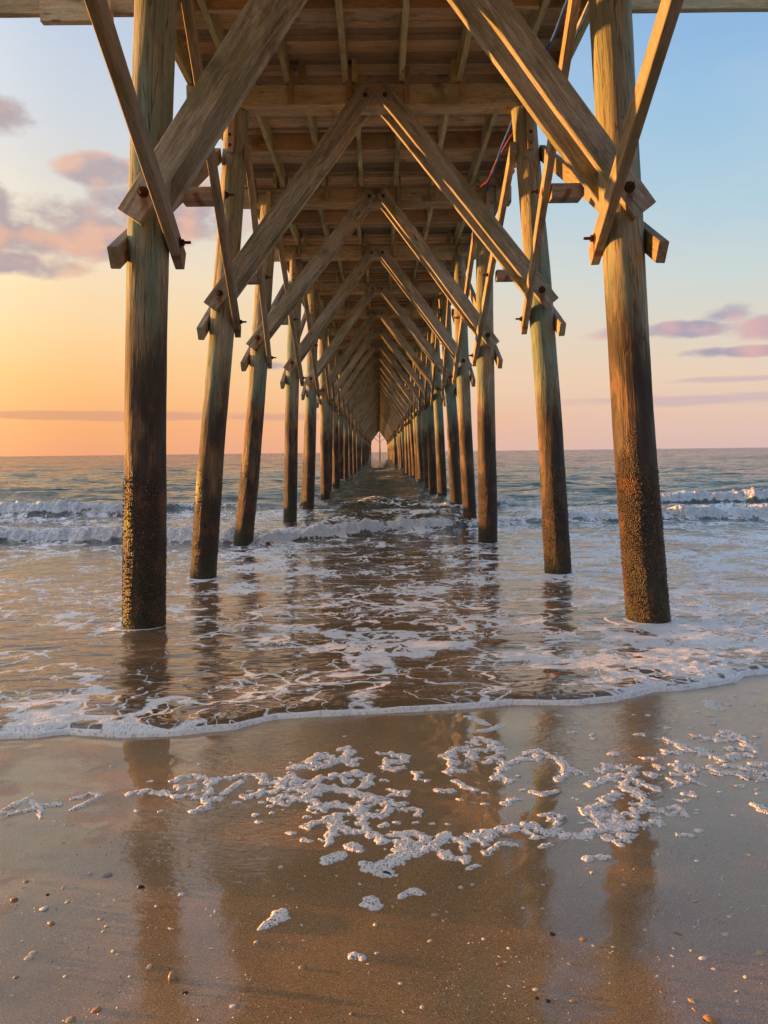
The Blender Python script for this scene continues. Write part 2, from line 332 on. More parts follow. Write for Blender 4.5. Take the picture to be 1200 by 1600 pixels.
def water_mat():
    m, g, b, out = mat('sea_water')
    oc = g.new('ShaderNodeTexCoord').outputs['Object']; x, y, z = g.sep(oc)
    den = g.new('ShaderNodeAttribute', attribute_name='foam').outputs['Fac']
    solid = g.new('ShaderNodeAttribute', attribute_name='white').outputs['Fac']
    shallow = g.new('ShaderNodeAttribute', attribute_name='shallow').outputs['Fac']
    c = g.mix(g.ss(y, 12., 30.), (.085, .052, .024), (.095, .10, .058))
    c = g.mix(g.ss(y, 40., 160.), c, (.035, .075, .075))
    c = g.mix(shallow, c, (.20, .115, .055))
    c = g.mix(g.m('MULTIPLY', g.ss(g.noise(oc, 3., 4, .6), .4, .7), .4), c, g.vm('SCALE', c, None, .6))
    g.put(b, 'Base Color', c); g.put(b, 'Roughness', .06); g.put(b, 'IOR', g.ss(y, 14., 30., 1.43, 1.31))
    n1 = g.noise(g.vm('MULTIPLY', oc, (3., 13., 1.)), 1., 3, .5, .5)
    n2 = g.noise(g.vm('MULTIPLY', oc, (1.3, 4., 1.)), 1., 4, .55, .3)
    n3 = g.noise(g.vm('MULTIPLY', oc, (.16, .55, 1.)), 1., 5, .6, .2)
    n4 = g.noise(g.vm('MULTIPLY', oc, (.03, .11, 1.)), 1., 6, .65, .3)
    n5 = g.noise(g.vm('MULTIPLY', oc, (.006, .028, 1.)), 1., 6, .7, .3)
    h = g.m('ADD', g.m('MULTIPLY', n1, g.ss(y, 9., 18., .012, .006)), g.m('MULTIPLY', n2, g.ss(y, 10., 26., .032, .12)))
    h = g.m('ADD', h, g.m('MULTIPLY', n3, g.ss(y, 18., 45., .0, 1.3)))
    h = g.m('ADD', h, g.m('ADD', g.m('MULTIPLY', n4, g.ss(y, 50., 160., 0., 6.)), g.m('MULTIPLY', n5, g.ss(y, 250., 900., 0., 22.))))
    g.put(b, 'Normal', g.bump(h, 1., 1.))
    # foam lace: warped ridges at three sizes
    w = g.vm('SCALE', g.vm('SUBTRACT', g.noise(oc, 1.4, 3, .6, 0, 1), (.5, .5, .5)), None, .9)
    w2 = g.vm('SCALE', g.vm('SUBTRACT', g.noise(oc, 6., 2, .6, 0, 1), (.5, .5, .5)), None, .13)
    p = g.vm('ADD', g.vm('ADD', g.vm('MULTIPLY', oc, (.95, .72, 0.)), w), w2)
    brk = g.m('MULTIPLY', g.m('SUBTRACT', g.noise(oc, 30., 3, .7), .5), .035)
    dd = g.m('MULTIPLY', den, g.ss(g.noise(oc, .8, 3, .6), .36, .6, .15, 1.25))
    def lace(sc_, off, w_, d0):
        r = g.m('ADD', g.m('ABSOLUTE', g.m('SUBTRACT', g.noise(g.vm('ADD', p, off), sc_, 1., .4), .5)), brk)
        w_ = g.m('MULTIPLY', g.m('MAXIMUM', g.m('SUBTRACT', dd, d0), 0.), w_)
        return g.ss(g.m('SUBTRACT', w_, r), -.004, .012)
    fm = g.m('MAXIMUM', lace(1.7, (3., 1., 0.), .060, .0), g.m('MAXIMUM', lace(3.9, (7., 2., 0.), .088, .28), lace(8.5, (1., 9., 0.), .12, .5)))
    film = g.m('MULTIPLY', g.ss(g.m('ADD', den, g.m('MULTIPLY', g.m('SUBTRACT', g.noise(oc, 2.2, 4, .6), .5), 1.3)), .75, 1.5), .10)
    wn = g.noise(g.vm('MULTIPLY', oc, (3.2, 2.2, 6.)), 1., 5, .65, .5)
    solid0 = solid
    solid = g.m('MULTIPLY', g.ss(g.m('SUBTRACT', g.m('MULTIPLY', solid, .95), g.m('MULTIPLY', wn, 1.3)), -.14, .10), g.ss(solid, .02, .2))
    fm = g.m('MAXIMUM', g.m('MAXIMUM', fm, film), solid)
    fm = g.m('MULTIPLY', fm, g.ss(den, .0, .06))
    f = foam_bsdf(g, oc, .55, .15, g.m('MULTIPLY', g.m('MINIMUM', solid0, 1.), g.ss(y, 11., 14.)))
    mx = g.new('ShaderNodeMixShader'); g.l.new(fm, mx.inputs[0]); g.l.new(b.outputs[0], mx.inputs[1]); g.l.new(f.outputs[0], mx.inputs[2])
    g.l.new(mx.outputs[0], out.inputs[0])
    return m
M_water = water_mat()

SHELLC = {'white': (.78, .74, .68), 'cream': (.72, .60, .40), 'tan': (.48, .32, .18), 'pale': (.62, .54, .44), 'grey': (.33, .29, .25), 'dark': (.03, .028, .03), 'rust': (.34, .19, .11), 'orange': (.52, .26, .10), 'yellow': (.60, .50, .22)}
def shell_mat(k, c):
    m, g, b, out = mat('shell_'+k)
    oc = g.new('ShaderNodeTexCoord').outputs['Object']
    n = g.noise(oc, 120., 3, .6)
    w = g.new('ShaderNodeTexWave', wave_type='RINGS'); g.put(w, 'Vector', oc); g.put(w, 'Scale', 160.); g.put(w, 'Distortion', 3.)
    cc = g.mix(g.ss(n, .4, .65), c, tuple(v*.6 for v in c)); cc = g.mix(g.m('MULTIPLY', w.outputs[0], .25), cc, tuple(min(1, v*1.25) for v in c))
    g.put(b, 'Base Color', cc); g.put(b, 'Roughness', .35); return m
M_shell = {k: shell_mat(k, c) for k, c in SHELLC.items()}
FOAM = [
 ('foam scrap with an open loop at the far left of the sand', 0.0167, [[(-1.48, 2.87), (-1.398, 2.88), (-1.363, 2.94), (-1.286, 2.95)], [(-1.479, 2.919), (-1.462, 2.963), (-1.431, 3.007), (-1.379, 2.96), (-1.346, 2.915), (-1.306, 2.841)]]),
 ("hook-shaped foam scrap on the sand left of the left pile's reflection", 0.0145, [[(-1.212, 2.898), (-1.189, 2.947), (-1.164, 3.017), (-1.166, 3.051), (-1.204, 3.053), (-1.24, 3.014)]]),
 ('lacy foam patch lying across the reflection of the nearest left pile', 0.0227, [[(-1.035, 3.033), (-0.987, 3.072), (-0.903, 3.055), (-0.836, 2.999), (-0.763, 3.016), (-0.708, 2.968), (-0.659, 2.98)], [(-0.708, 2.968), (-0.686, 2.904), (-0.726, 2.863)], [(-0.889, 3.168), (-0.873, 3.243), (-0.799, 3.224), (-0.732, 3.17), (-0.683, 3.197), (-0.622, 3.225)], [(-0.852, 3.109), (-0.798, 3.107)], [(-0.73, 3.162), (-0.715, 3.035)]]),
 ('slim slanting foam scrap right of the lacy left foam patch', 0.0152, [[(-0.65, 3.032), (-0.63, 3.094), (-0.605, 3.157)]]),
 ('widest foam patch, a net of branches in the middle of the sand', 0.0297, [[(-0.594, 3.238), (-0.531, 3.235), (-0.505, 3.15), (-0.442, 3.133), (-0.407, 3.075), (-0.316, 3.089), (-0.257, 3.187), (-0.19, 3.213), (-0.153, 3.146)], [(-0.43, 3.147), (-0.398, 3.221), (-0.368, 3.136)], [(-0.163, 3.221), (-0.122, 3.239), (-0.066, 3.208), (-0.061, 3.115), (-0.09, 3.081)], [(-0.546, 2.995), (-0.507, 3.036), (-0.445, 3.039)], [(-0.435, 2.943), (-0.397, 2.99), (-0.335, 2.955), (-0.282, 3.002), (-0.26, 3.052), (-0.223, 3.077), (-0.155, 3.04), (-0.115, 3.013), (-0.062, 2.978)], [(-0.357, 3.039), (-0.297, 3.02), (-0.264, 3.105)], [(-0.109, 2.846), (-0.074, 2.914), (-0.017, 2.944), (0.026, 2.895), (0.067, 2.897)], [(0.014, 2.895), (0.013, 2.805)], [(-0.278, 2.953), (-0.251, 2.858), (-0.199, 2.911), (-0.145, 2.885)], [(-0.424, 2.903), (-0.4, 2.918)], [(-0.062, 2.978), (-0.017, 2.944)], [(-0.121, 2.997), (-0.088, 2.979)]]),
 ('branching foam patch with a tail, just below the widest foam patch', 0.0248, [[(-0.274, 2.708), (-0.226, 2.762), (-0.18, 2.797), (-0.108, 2.809), (-0.072, 2.819), (-0.017, 2.784)], [(-0.109, 2.846), (-0.09, 2.808)], [(-0.072, 2.793), (-0.076, 2.722)], [(-0.167, 2.782), (-0.191, 2.685), (-0.196, 2.582)], [(-0.212, 2.741), (-0.164, 2.711)], [(-0.165, 2.739), (-0.132, 2.663), (-0.069, 2.665), (-0.028, 2.621), (-0.012, 2.576)]]),
 ('rounded foam scrap with one hole, above the widest foam patch', 0.0285, [[(-0.325, 3.416), (-0.279, 3.479), (-0.23, 3.416), (-0.207, 3.394)], [(-0.325, 3.409), (-0.302, 3.315), (-0.253, 3.329), (-0.229, 3.395)]]),
 ('upright foam scrap with a knob on top, upper middle of the sand', 0.0266, [[(-0.2, 3.544), (-0.163, 3.558), (-0.16, 3.479), (-0.185, 3.393), (-0.127, 3.408), (-0.14, 3.339)]]),
 ('small tapering foam scrap upper left of the widest foam patch', 0.0221, [[(-0.401, 3.309), (-0.382, 3.328), (-0.345, 3.321)]]),
 ('ear-shaped foam scrap with a slit, alone in the middle of the wet sand', 0.026, [[(-0.014, 3.473), (0.042, 3.482), (0.093, 3.436), (0.102, 3.375), (0.047, 3.373), (0.018, 3.385), (0.01, 3.273), (0.045, 3.262), (0.081, 3.29)]]),
 ('tiny boot-shaped foam scrap between the two main foam groups', 0.0162, [[(0.135, 3.239), (0.156, 3.234), (0.142, 3.163), (0.178, 3.143)]]),
 ('four-cornered foam scrap right of the widest foam patch', 0.0178, [[(0.022, 3.051), (0.048, 3.024), (0.093, 3.019), (0.085, 2.981), (0.04, 2.991)]]),
 ("dumbbell-shaped foam scrap right of the widest foam patch's tail", 0.0166, [[(0.068, 2.84), (0.105, 2.839), (0.141, 2.83), (0.133, 2.786)]]),
 ('bubbly foam patch with the dark stone at its lower left end', 0.0284, [[(0.034, 2.625), (0.068, 2.624), (0.114, 2.636), (0.146, 2.596)], [(0.044, 2.574), (0.089, 2.573), (0.059, 2.519), (0.121, 2.559)], [(0.075, 2.501), (0.123, 2.493), (0.163, 2.522), (0.194, 2.497), (0.211, 2.45), (0.257, 2.432)], [(0.177, 2.558), (0.179, 2.509)], [(0.166, 2.564), (0.202, 2.594), (0.226, 2.613), (0.251, 2.586), (0.291, 2.589), (0.329, 2.622), (0.375, 2.627)], [(0.314, 2.591), (0.337, 2.559), (0.37, 2.595)], [(0.277, 2.561), (0.269, 2.512)], [(0.107, 2.488), (0.057, 2.444), (0.025, 2.422), (-0.007, 2.391), (-0.032, 2.37), (-0.048, 2.403)], [(0.048, 2.49), (0.031, 2.456), (-0.001, 2.429)], [(-0.022, 2.349), (0.009, 2.343)]]),
 ('caterpillar-like foam strip below the right end of the bubbly patch', 0.0145, [[(0.333, 2.487), (0.338, 2.464), (0.369, 2.509), (0.408, 2.55), (0.455, 2.537)]]),
 ('long thin-armed foam patch ending in a step right of the bubbly patch', 0.0222, [[(0.41, 2.66), (0.446, 2.643), (0.491, 2.679), (0.54, 2.693), (0.558, 2.634), (0.63, 2.601), (0.682, 2.599)], [(0.592, 2.77), (0.661, 2.768), (0.618, 2.685), (0.615, 2.612)], [(0.515, 2.646), (0.536, 2.583)]]),
 ('thin foam scrap closest to the middle of the swash line', 0.0203, [[(0.467, 4.061), (0.505, 4.014), (0.544, 3.925)]]),
 ('slanting foam scrap just under the swash line right of the middle', 0.019, [[(0.494, 3.799), (0.555, 3.828), (0.625, 3.908)]]),
 ('comb-like foam patch below the swash line, right of the middle', 0.0301, [[(0.431, 3.616), (0.495, 3.687), (0.539, 3.612), (0.546, 3.506)], [(0.284, 3.439), (0.355, 3.548), (0.412, 3.523), (0.404, 3.391)], [(0.306, 3.438), (0.315, 3.331)], [(0.412, 3.518), (0.488, 3.52), (0.544, 3.495)]]),
 ('Y-shaped foam patch in the middle right of the wet sand', 0.0252, [[(0.465, 3.357), (0.519, 3.429), (0.546, 3.322), (0.596, 3.362), (0.647, 3.402), (0.684, 3.39)], [(0.546, 3.322), (0.499, 3.205), (0.47, 3.15)], [(0.503, 3.186), (0.528, 3.13)]]),
 ('arched foam strip over the reflection of the second right pile', 0.0261, [[(0.665, 3.478), (0.727, 3.51), (0.762, 3.463), (0.801, 3.375), (0.812, 3.271), (0.834, 3.221), (0.873, 3.21)], [(0.727, 3.51), (0.702, 3.389)], [(0.805, 3.272), (0.763, 3.158), (0.741, 3.136)]]),
 ('little pear-shaped foam scrap under the comb-like patch', 0.0216, [[(0.284, 3.233), (0.312, 3.271), (0.343, 3.231)]]),
 ('bent foam scrap with two knobs under the comb-like patch', 0.0157, [[(0.306, 3.138), (0.332, 3.065), (0.368, 3.038)]]),
 ('flat foam sliver with a round end left of the bent foam scrap', 0.0177, [[(0.22, 3.026), (0.249, 3.02), (0.281, 3.029)]]),
 ("beak-shaped foam scrap left of the second right pile's reflection", 0.0168, [[(0.474, 2.887), (0.504, 2.917), (0.526, 2.933)]]),
 ("winged foam scrap on the second right pile's reflection", 0.015, [[(0.604, 3.007), (0.632, 2.97), (0.695, 3.009)]]),
 ("large knotted foam patch lying over the nearest right pile's reflection", 0.0297, [[(0.943, 3.237), (0.998, 3.304), (1.037, 3.293), (1.052, 3.252), (1.11, 3.28)], [(0.851, 3.078), (0.908, 3.115), (0.976, 3.164), (1.031, 3.185), (1.105, 3.201), (1.17, 3.17)], [(1.031, 3.185), (1.046, 3.128), (1.075, 3.073), (1.102, 3.02)], [(0.986, 3.024), (1.027, 2.972), (1.024, 2.907), (0.984, 2.846), (1.021, 2.829), (1.077, 2.783)], [(1.007, 3.112), (0.992, 3.024)], [(0.932, 2.975), (0.867, 2.929), (0.856, 2.85), (0.797, 2.837), (0.756, 2.809)], [(0.789, 2.807), (0.783, 2.721), (0.834, 2.777), (0.918, 2.774), (0.969, 2.801)], [(0.866, 2.761), (0.856, 2.691)], [(0.71, 2.603), (0.775, 2.653), (0.824, 2.625), (0.882, 2.663), (0.931, 2.689), (0.999, 2.7)], [(0.779, 2.708), (0.806, 2.679), (0.859, 2.664)], [(0.77, 2.576), (0.812, 2.55), (0.855, 2.599)]]),
 ('small foam scrap capping the top of the large knotted patch', 0.017, [[(1.188, 3.402), (1.234, 3.379)], [(1.201, 3.296), (1.214, 3.246)]]),
 ('crescent foam tail to the right of the large knotted patch', 0.0142, [[(1.094, 2.834), (1.127, 2.849), (1.125, 2.767)]]),
 ('feathery foam patch highest on the right side of the sand', 0.0336, [[(1.387, 3.661), (1.404, 3.623), (1.424, 3.574), (1.434, 3.503), (1.494, 3.433), (1.545, 3.366), (1.617, 3.428), (1.682, 3.426)], [(1.549, 3.692), (1.622, 3.676), (1.654, 3.625), (1.761, 3.722), (1.744, 3.585), (1.744, 3.49)], [(1.688, 3.738), (1.748, 3.761)], [(1.32, 3.463), (1.386, 3.46)], [(1.452, 3.549), (1.525, 3.488)], [(1.629, 3.518), (1.696, 3.516)]]),
 ('long foam bank running out of the picture at the right edge', 0.0325, [[(1.428, 3.247), (1.444, 3.188), (1.512, 3.186), (1.552, 3.128), (1.634, 3.115)], [(1.515, 3.284), (1.573, 3.272), (1.613, 3.182), (1.667, 3.18)], [(1.65, 3.299), (1.704, 3.293)]]),
 ('ragged foam curl between the knotted patch and the right foam bank', 0.0192, [[(1.281, 3.283), (1.333, 3.343), (1.282, 3.214), (1.358, 3.28), (1.343, 3.192)], [(1.234, 3.177), (1.328, 3.174)]]),
 ('crumbly foam chain under the ragged foam curl', 0.0156, [[(1.199, 3.123), (1.225, 3.068), (1.284, 3.098), (1.323, 3.064)], [(1.186, 3.034), (1.212, 3.05)], [(1.286, 3.138), (1.297, 3.083)]]),
 ('lowest link of the crumbly foam chain on the right', 0.0148, [[(1.195, 2.966), (1.235, 2.978), (1.238, 2.931)], [(1.163, 2.894), (1.191, 2.901)]]),
 ('thin bone-shaped foam film below the swash edge at the right', 0.0253, [[(1.884, 4.334), (1.863, 4.232), (1.87, 4.166)]]),
 ('heart-shaped foam lump alone on the lower left of the brown sand', 0.0171, [[(-0.341, 2.052), (-0.327, 2.097), (-0.306, 2.13)], [(-0.326, 2.06), (-0.308, 2.088), (-0.294, 2.108)]]),
 ('round ball of foam on the lower middle of the sand', 0.0237, [[(-0.041, 2.189), (-0.038, 2.171)]]),
 ('small rounded foam ball nearest the bottom of the sand', 0.0175, [[(-0.083, 1.914), (-0.073, 1.907)]]),
 ('kidney-shaped foam lump below the branching patch', 0.0224, [[(-0.186, 2.442), (-0.165, 2.479), (-0.148, 2.479)]]),
 ('squarish foam lump right above the kidney-shaped lump', 0.0191, [[(-0.119, 2.549), (-0.091, 2.524)]]),
 ('eyebrow-shaped foam arc on the middle of the brown sand', 0.011, [[(0.051, 2.209), (0.086, 2.244), (0.111, 2.222)]]),
 ('short foam dash on the brown sand right of the middle', 0.0099, [[(0.274, 2.369), (0.305, 2.392)]]),
 ('flat foam dash under the large knotted patch', 0.0142, [[(0.666, 2.431), (0.74, 2.44)]]),
 ('smooth foam lozenge at the lower right of the knotted patch', 0.013, [[(1.034, 2.603), (1.071, 2.588)]]),
 ('foam knob at the right edge below the foam bank', 0.0213, [[(1.434, 2.846), (1.439, 2.807), (1.45, 2.792)]]),
 ('slim foam dash on the far right of the bubbly patch', 0.0126, [[(0.536, 2.516), (0.573, 2.535)]]),
]
FLECKS = [(0.0, 2.7, 0.0225), (0.045, 2.726, 0.0159), (0.118, 2.719, 0.0159), (-0.336, 2.663, 0.0178), (-0.273, 2.604, 0.0195), (-0.481, 2.935, 0.0147), (-0.488, 2.825, 0.0165), (-0.427, 2.84, 0.0118), (-0.467, 2.766, 0.0161), (-0.286, 2.794, 0.0186), (0.005, 3.149, 0.0184), (0.3, 2.933, 0.0171), (0.392, 2.885, 0.0168), (0.577, 3.18, 0.0159), (0.41, 3.001, 0.015), (0.569, 3.022, 0.0126), (0.234, 2.709, 0.0113), (0.176, 2.711, 0.0136), (0.079, 2.902, 0.0097), (0.198, 3.149, 0.0079), (-0.991, 3.172, 0.0132), (-0.954, 2.883, 0.012), (-0.86, 2.867, 0.0119), (-0.548, 3.049, 0.0152), (-0.58, 2.938, 0.0171), (0.285, 3.443, 0.0115), (2.084, 4.438, 0.0259), (2.234, 4.521, 0.0264), (1.961, 4.261, 0.0249), (1.468, 3.844, 0.0192), (1.286, 3.735, 0.0249), (1.075, 3.464, 0.026), (1.038, 3.684, 0.0154), (1.727, 3.9, 0.0162), (1.767, 4.039, 0.0135), (1.837, 3.68, 0.0153), (1.547, 3.954, 0.0165), (1.585, 3.839, 0.0128), (1.738, 4.128, 0.0138), (2.097, 4.254, 0.0177), (2.088, 4.098, 0.0171), (1.369, 4.083, 0.0102), (1.441, 4.067, 0.0136), (1.121, 2.637, 0.0154), (0.721, 2.698, 0.0135), (1.459, 3.045, 0.0203), (1.515, 3.008, 0.0125), (1.497, 2.961, 0.0123), (1.354, 2.98, 0.0099), (1.305, 2.758, 0.0092), (1.285, 2.848, 0.0071), (1.193, 2.814, 0.0094), (1.176, 2.779, 0.0093), (1.117, 2.735, 0.0091), (1.016, 2.744, 0.0114), (0.751, 2.936, 0.0122), (0.764, 2.916, 0.0097), (1.142, 4.081, 0.017), (1.085, 4.318, 0.0144), (0.966, 4.077, 0.017), (1.016, 3.932, 0.0164), (0.961, 3.78, 0.0252), (1.052, 3.735, 0.0187), (-1.148, 3.044, 0.0076), (-1.437, 3.061, 0.0077), (-1.319, 2.997, 0.0075), (-1.237, 2.798, 0.007), (-1.191, 2.768, 0.0069), (-1.16, 2.761, 0.0069), (-1.068, 2.687, 0.0067), (-1.231, 3.376, 0.0084), (-0.833, 3.394, 0.0113), (-0.109, 3.268, 0.0136), (-0.416, 3.377, 0.0084), (-0.189, 3.737, 0.0093)]
SHELLS = [
 (-1.004, 2.166, 0.0126, 'pebble', 'white', 'lumpy white shell piece at the lower left of the sand'),
 (-0.949, 2.09, 0.0122, 'pebble', 'tan', 'smooth tan pebble right below the white shell piece at the left'),
 (-0.886, 2.37, 0.0178, 'clam', 'grey', 'oval grey shell left of the left pile reflection'),
 (-0.949, 2.38, 0.0099, 'pebble', 'pale', 'small pale pebble beside the oval grey shell'),
 (-0.934, 1.949, 0.0114, 'clam', 'cream', 'upper of the two cream shells touching each other at lower left'),
 (-0.934, 1.926, 0.0128, 'clam', 'cream', 'lower of the two cream shells touching each other at lower left'),
 (-1.118, 2.22, 0.0129, 'pebble', 'rust', 'rusty tan pebble close to the left edge of the picture'),
 (-1.135, 2.336, 0.0097, 'pebble', 'tan', 'little tan pebble above the rusty tan one'),
 (-0.996, 2.292, 0.0115, 'frag', 'pale', 'thin pale shell sliver on the grey sheen at the left'),
 (-1.029, 2.251, 0.0075, 'pebble', 'dark', 'small dark stone on the grey sheen at the left'),
 (-0.755, 2.289, 0.0114, 'pebble', 'dark', 'dark stone on the reflection of the left pile'),
 (-0.615, 2.239, 0.0112, 'clam', 'white', 'round white shell just right of the left pile reflection'),
 (-0.6, 2.055, 0.0103, 'frag', 'white', 'white shell chip low on the left pile reflection'),
 (-0.682, 1.716, 0.0129, 'clam', 'orange', 'long orange shell near the bottom left corner'),
 (-0.699, 1.719, 0.0057, 'frag', 'pale', 'pale chip touching the long orange shell'),
 (-0.728, 1.682, 0.0126, 'clam', 'tan', 'tan shell cut by the bottom edge at the left'),
 (-0.531, 1.828, 0.0152, 'snail', 'tan', 'curled tan sea snail shell at the foot of the left reflection'),
 (-0.488, 1.772, 0.0074, 'pebble', 'dark', 'round dark stone below the sea snail shell'),
 (-0.606, 1.879, 0.0125, 'frag', 'pale', 'flat pale shell piece above the sea snail shell'),
 (-0.933, 1.843, 0.0077, 'pebble', 'grey', 'small grey pebble by the left edge'),
 (-0.643, 1.841, 0.0061, 'pebble', 'pale', 'pale pebble left of the sea snail shell'),
 (-1.124, 2.611, 0.0087, 'frag', 'pale', 'tiny pale chip high on the left sheen'),
 (-0.36, 1.718, 0.0086, 'clam', 'white', 'bright round white shell at the bottom, left of the middle'),
 (-0.022, 1.92, 0.0064, 'pebble', 'white', 'small white pebble beside the lowest foam ball'),
 (-0.213, 1.862, 0.0093, 'pebble', 'tan', 'oval tan pebble in the lower middle'),
 (-0.077, 2.286, 0.0076, 'frag', 'white', 'white chip left of the dark stone in the foam'),
 (-0.281, 2.26, 0.0113, 'frag', 'grey', 'grey shell sliver under the kidney-shaped foam'),
 (-0.466, 1.954, 0.0081, 'frag', 'white', 'white sliver between the two left reflections'),
 (-0.078, 1.68, 0.007, 'pebble', 'rust', 'orange pebble at the bottom middle'),
 (0.009, 2.344, 0.0156, 'pebble', 'dark', 'large dark stone stuck in the end of the bubbly foam'),
 (0.036, 1.789, 0.006, 'clam', 'white', 'white disc shell at the bottom just right of the middle'),
 (0.144, 2.104, 0.0123, 'clam', 'tan', 'tan oval shell right of the foam arc'),
 (0.121, 1.974, 0.0082, 'clam', 'cream', 'cream oval shell below the tan oval one'),
 (0.291, 1.868, 0.0078, 'clam', 'rust', 'pinkish shell in the lower right middle'),
 (0.303, 1.778, 0.0059, 'frag', 'white', 'white chip right above a triangular one near the bottom'),
 (0.286, 1.747, 0.0058, 'frag', 'cream', 'triangular cream chip near the bottom'),
 (0.363, 1.764, 0.0088, 'clam', 'cream', 'cream round shell beside a small dark stone near the bottom'),
 (0.359, 1.731, 0.0058, 'pebble', 'dark', 'small dark stone under the cream round shell'),
 (0.382, 1.721, 0.0072, 'pebble', 'dark', 'dark stone right of another one near the bottom'),
 (0.455, 1.999, 0.01, 'pebble', 'dark', 'dark stone between the two right reflections'),
 (0.362, 2.168, 0.0072, 'frag', 'orange', 'orange chip under the short foam dash'),
 (0.444, 1.72, 0.0086, 'clam', 'orange', 'orange shell at the bottom right of the dark stones'),
 (0.535, 1.973, 0.0115, 'clam', 'orange', 'bright orange shell left of the right pile reflection'),
 (0.553, 1.943, 0.0065, 'frag', 'white', 'white chip touching the bright orange shell'),
 (0.605, 1.936, 0.0065, 'clam', 'pale', 'small pale shell on the right pile reflection'),
 (0.821, 1.882, 0.011, 'clam', 'white', 'largest white oval shell on the right'),
 (0.926, 1.987, 0.0099, 'clam', 'cream', 'cream round shell above the largest white oval'),
 (0.977, 1.898, 0.0111, 'clam', 'yellow', 'yellowish oval shell at the right edge'),
 (0.744, 1.895, 0.0079, 'frag', 'white', 'white chip left of the largest white oval'),
 (0.828, 1.839, 0.0077, 'frag', 'white', 'white chip right below the largest white oval'),
 (0.948, 2.053, 0.0086, 'frag', 'tan', 'tan chip above the cream round shell'),
 (0.722, 1.72, 0.0129, 'frag', 'tan', 'big tan wedge of shell near the bottom right'),
 (0.716, 1.684, 0.007, 'frag', 'orange', 'orange chip under the big tan wedge'),
 (0.744, 1.65, 0.0179, 'clam', 'orange', 'broken ribbed orange and white shell cut by the bottom edge'),
 (1.024, 2.408, 0.008, 'clam', 'white', 'white shell alone high on the right'),
 (0.915, 2.16, 0.0072, 'pebble', 'pale', 'pale pebble in the row above the cream shells'),
 (0.975, 2.075, 0.0069, 'pebble', 'white', 'white pebble among chips at the right'),
 (1.1, 2.137, 0.0089, 'frag', 'white', 'white chip by the right edge'),
 (0.802, 1.996, 0.0116, 'frag', 'rust', 'reddish shell piece on the right'),
 (0.716, 2.014, 0.0067, 'pebble', 'pale', 'pale pebble right of the right reflection'),
 (0.684, 1.714, 0.0057, 'frag', 'pale', 'pale chip left of the big tan wedge'),
 (0.955, 1.846, 0.0062, 'frag', 'pale', 'pale chip under the yellowish oval shell'),
]
CHIPS = [(-1.126, 2.296), (-1.112, 2.344), (-0.951, 2.208), (-0.872, 2.254), (-0.814, 2.215), (-0.833, 2.183), (-0.792, 2.218), (-0.816, 2.11), (-0.785, 2.073), (-0.784, 2.047), (-0.875, 2.012), (-0.835, 1.964), (-0.709, 1.937), (-0.723, 1.952), (-0.869, 1.905), (-0.808, 1.847), (-0.705, 1.782), (-0.907, 1.775), (-0.651, 1.786), (-0.697, 2.268), (-0.752, 2.466), (-0.674, 2.175), (-0.641, 2.423), (-0.726, 2.465), (-0.702, 2.623), (-0.811, 2.557), (-0.963, 2.601), (-1.091, 2.169), (-1.024, 2.153), (-0.991, 2.006), (-0.523, 2.153), (-0.494, 2.139), (-0.499, 2.118), (-0.462, 2.349), (-0.252, 2.343), (-0.337, 2.405), (-0.205, 2.346), (-0.337, 2.224), (-0.258, 2.157), (-0.249, 2.024), (-0.235, 2.062), (-0.287, 1.982), (-0.222, 1.986), (-0.35, 1.984), (-0.152, 2.34), (-0.045, 1.874), (-0.028, 2.056), (-0.406, 1.758), (-0.421, 1.83), (-0.353, 1.969), (-0.338, 1.818), (0.034, 2.275), (0.022, 2.152), (0.178, 2.12), (0.163, 2.074), (0.233, 2.253), (0.27, 2.268), (0.401, 2.131), (0.223, 1.963), (0.267, 1.98), (0.296, 1.901), (0.488, 2.261), (0.466, 1.866), (0.419, 1.655), (0.764, 2.081), (0.77, 2.009), (0.857, 2.026), (0.865, 2.016), (0.879, 2.054), (0.931, 2.066), (0.914, 2.204), (1.0, 2.19), (1.004, 2.122), (1.048, 2.117), (0.731, 1.852), (0.676, 1.811), (0.696, 1.798), (0.718, 1.778), (0.844, 1.75), (0.892, 1.803), (0.869, 1.898), (0.803, 1.916), (0.762, 1.929), (0.668, 1.917), (0.549, 1.789), (0.663, 1.75), (0.829, 1.713), (0.659, 2.337), (0.603, 2.258), (1.209, 2.452), (0.735, 2.258), (0.537, 2.035), (0.085, 1.698), (0.039, 1.684), (0.327, 1.937), (0.457, 2.126)]
SHORE = [(-1.935, 3.792), (-1.742, 3.794), (-1.608, 3.862), (-1.389, 3.8), (-1.192, 3.791), (-0.979, 3.845), (-0.764, 3.923), (-0.584, 4.077), (-0.343, 4.114), (0.008, 4.147), (0.37, 4.233), (0.744, 4.308), (1.111, 4.303), (1.354, 4.375), (1.647, 4.567), (1.818, 4.605), (1.998, 4.659), (2.245, 4.761), (2.374, 4.929), (2.566, 4.991)]

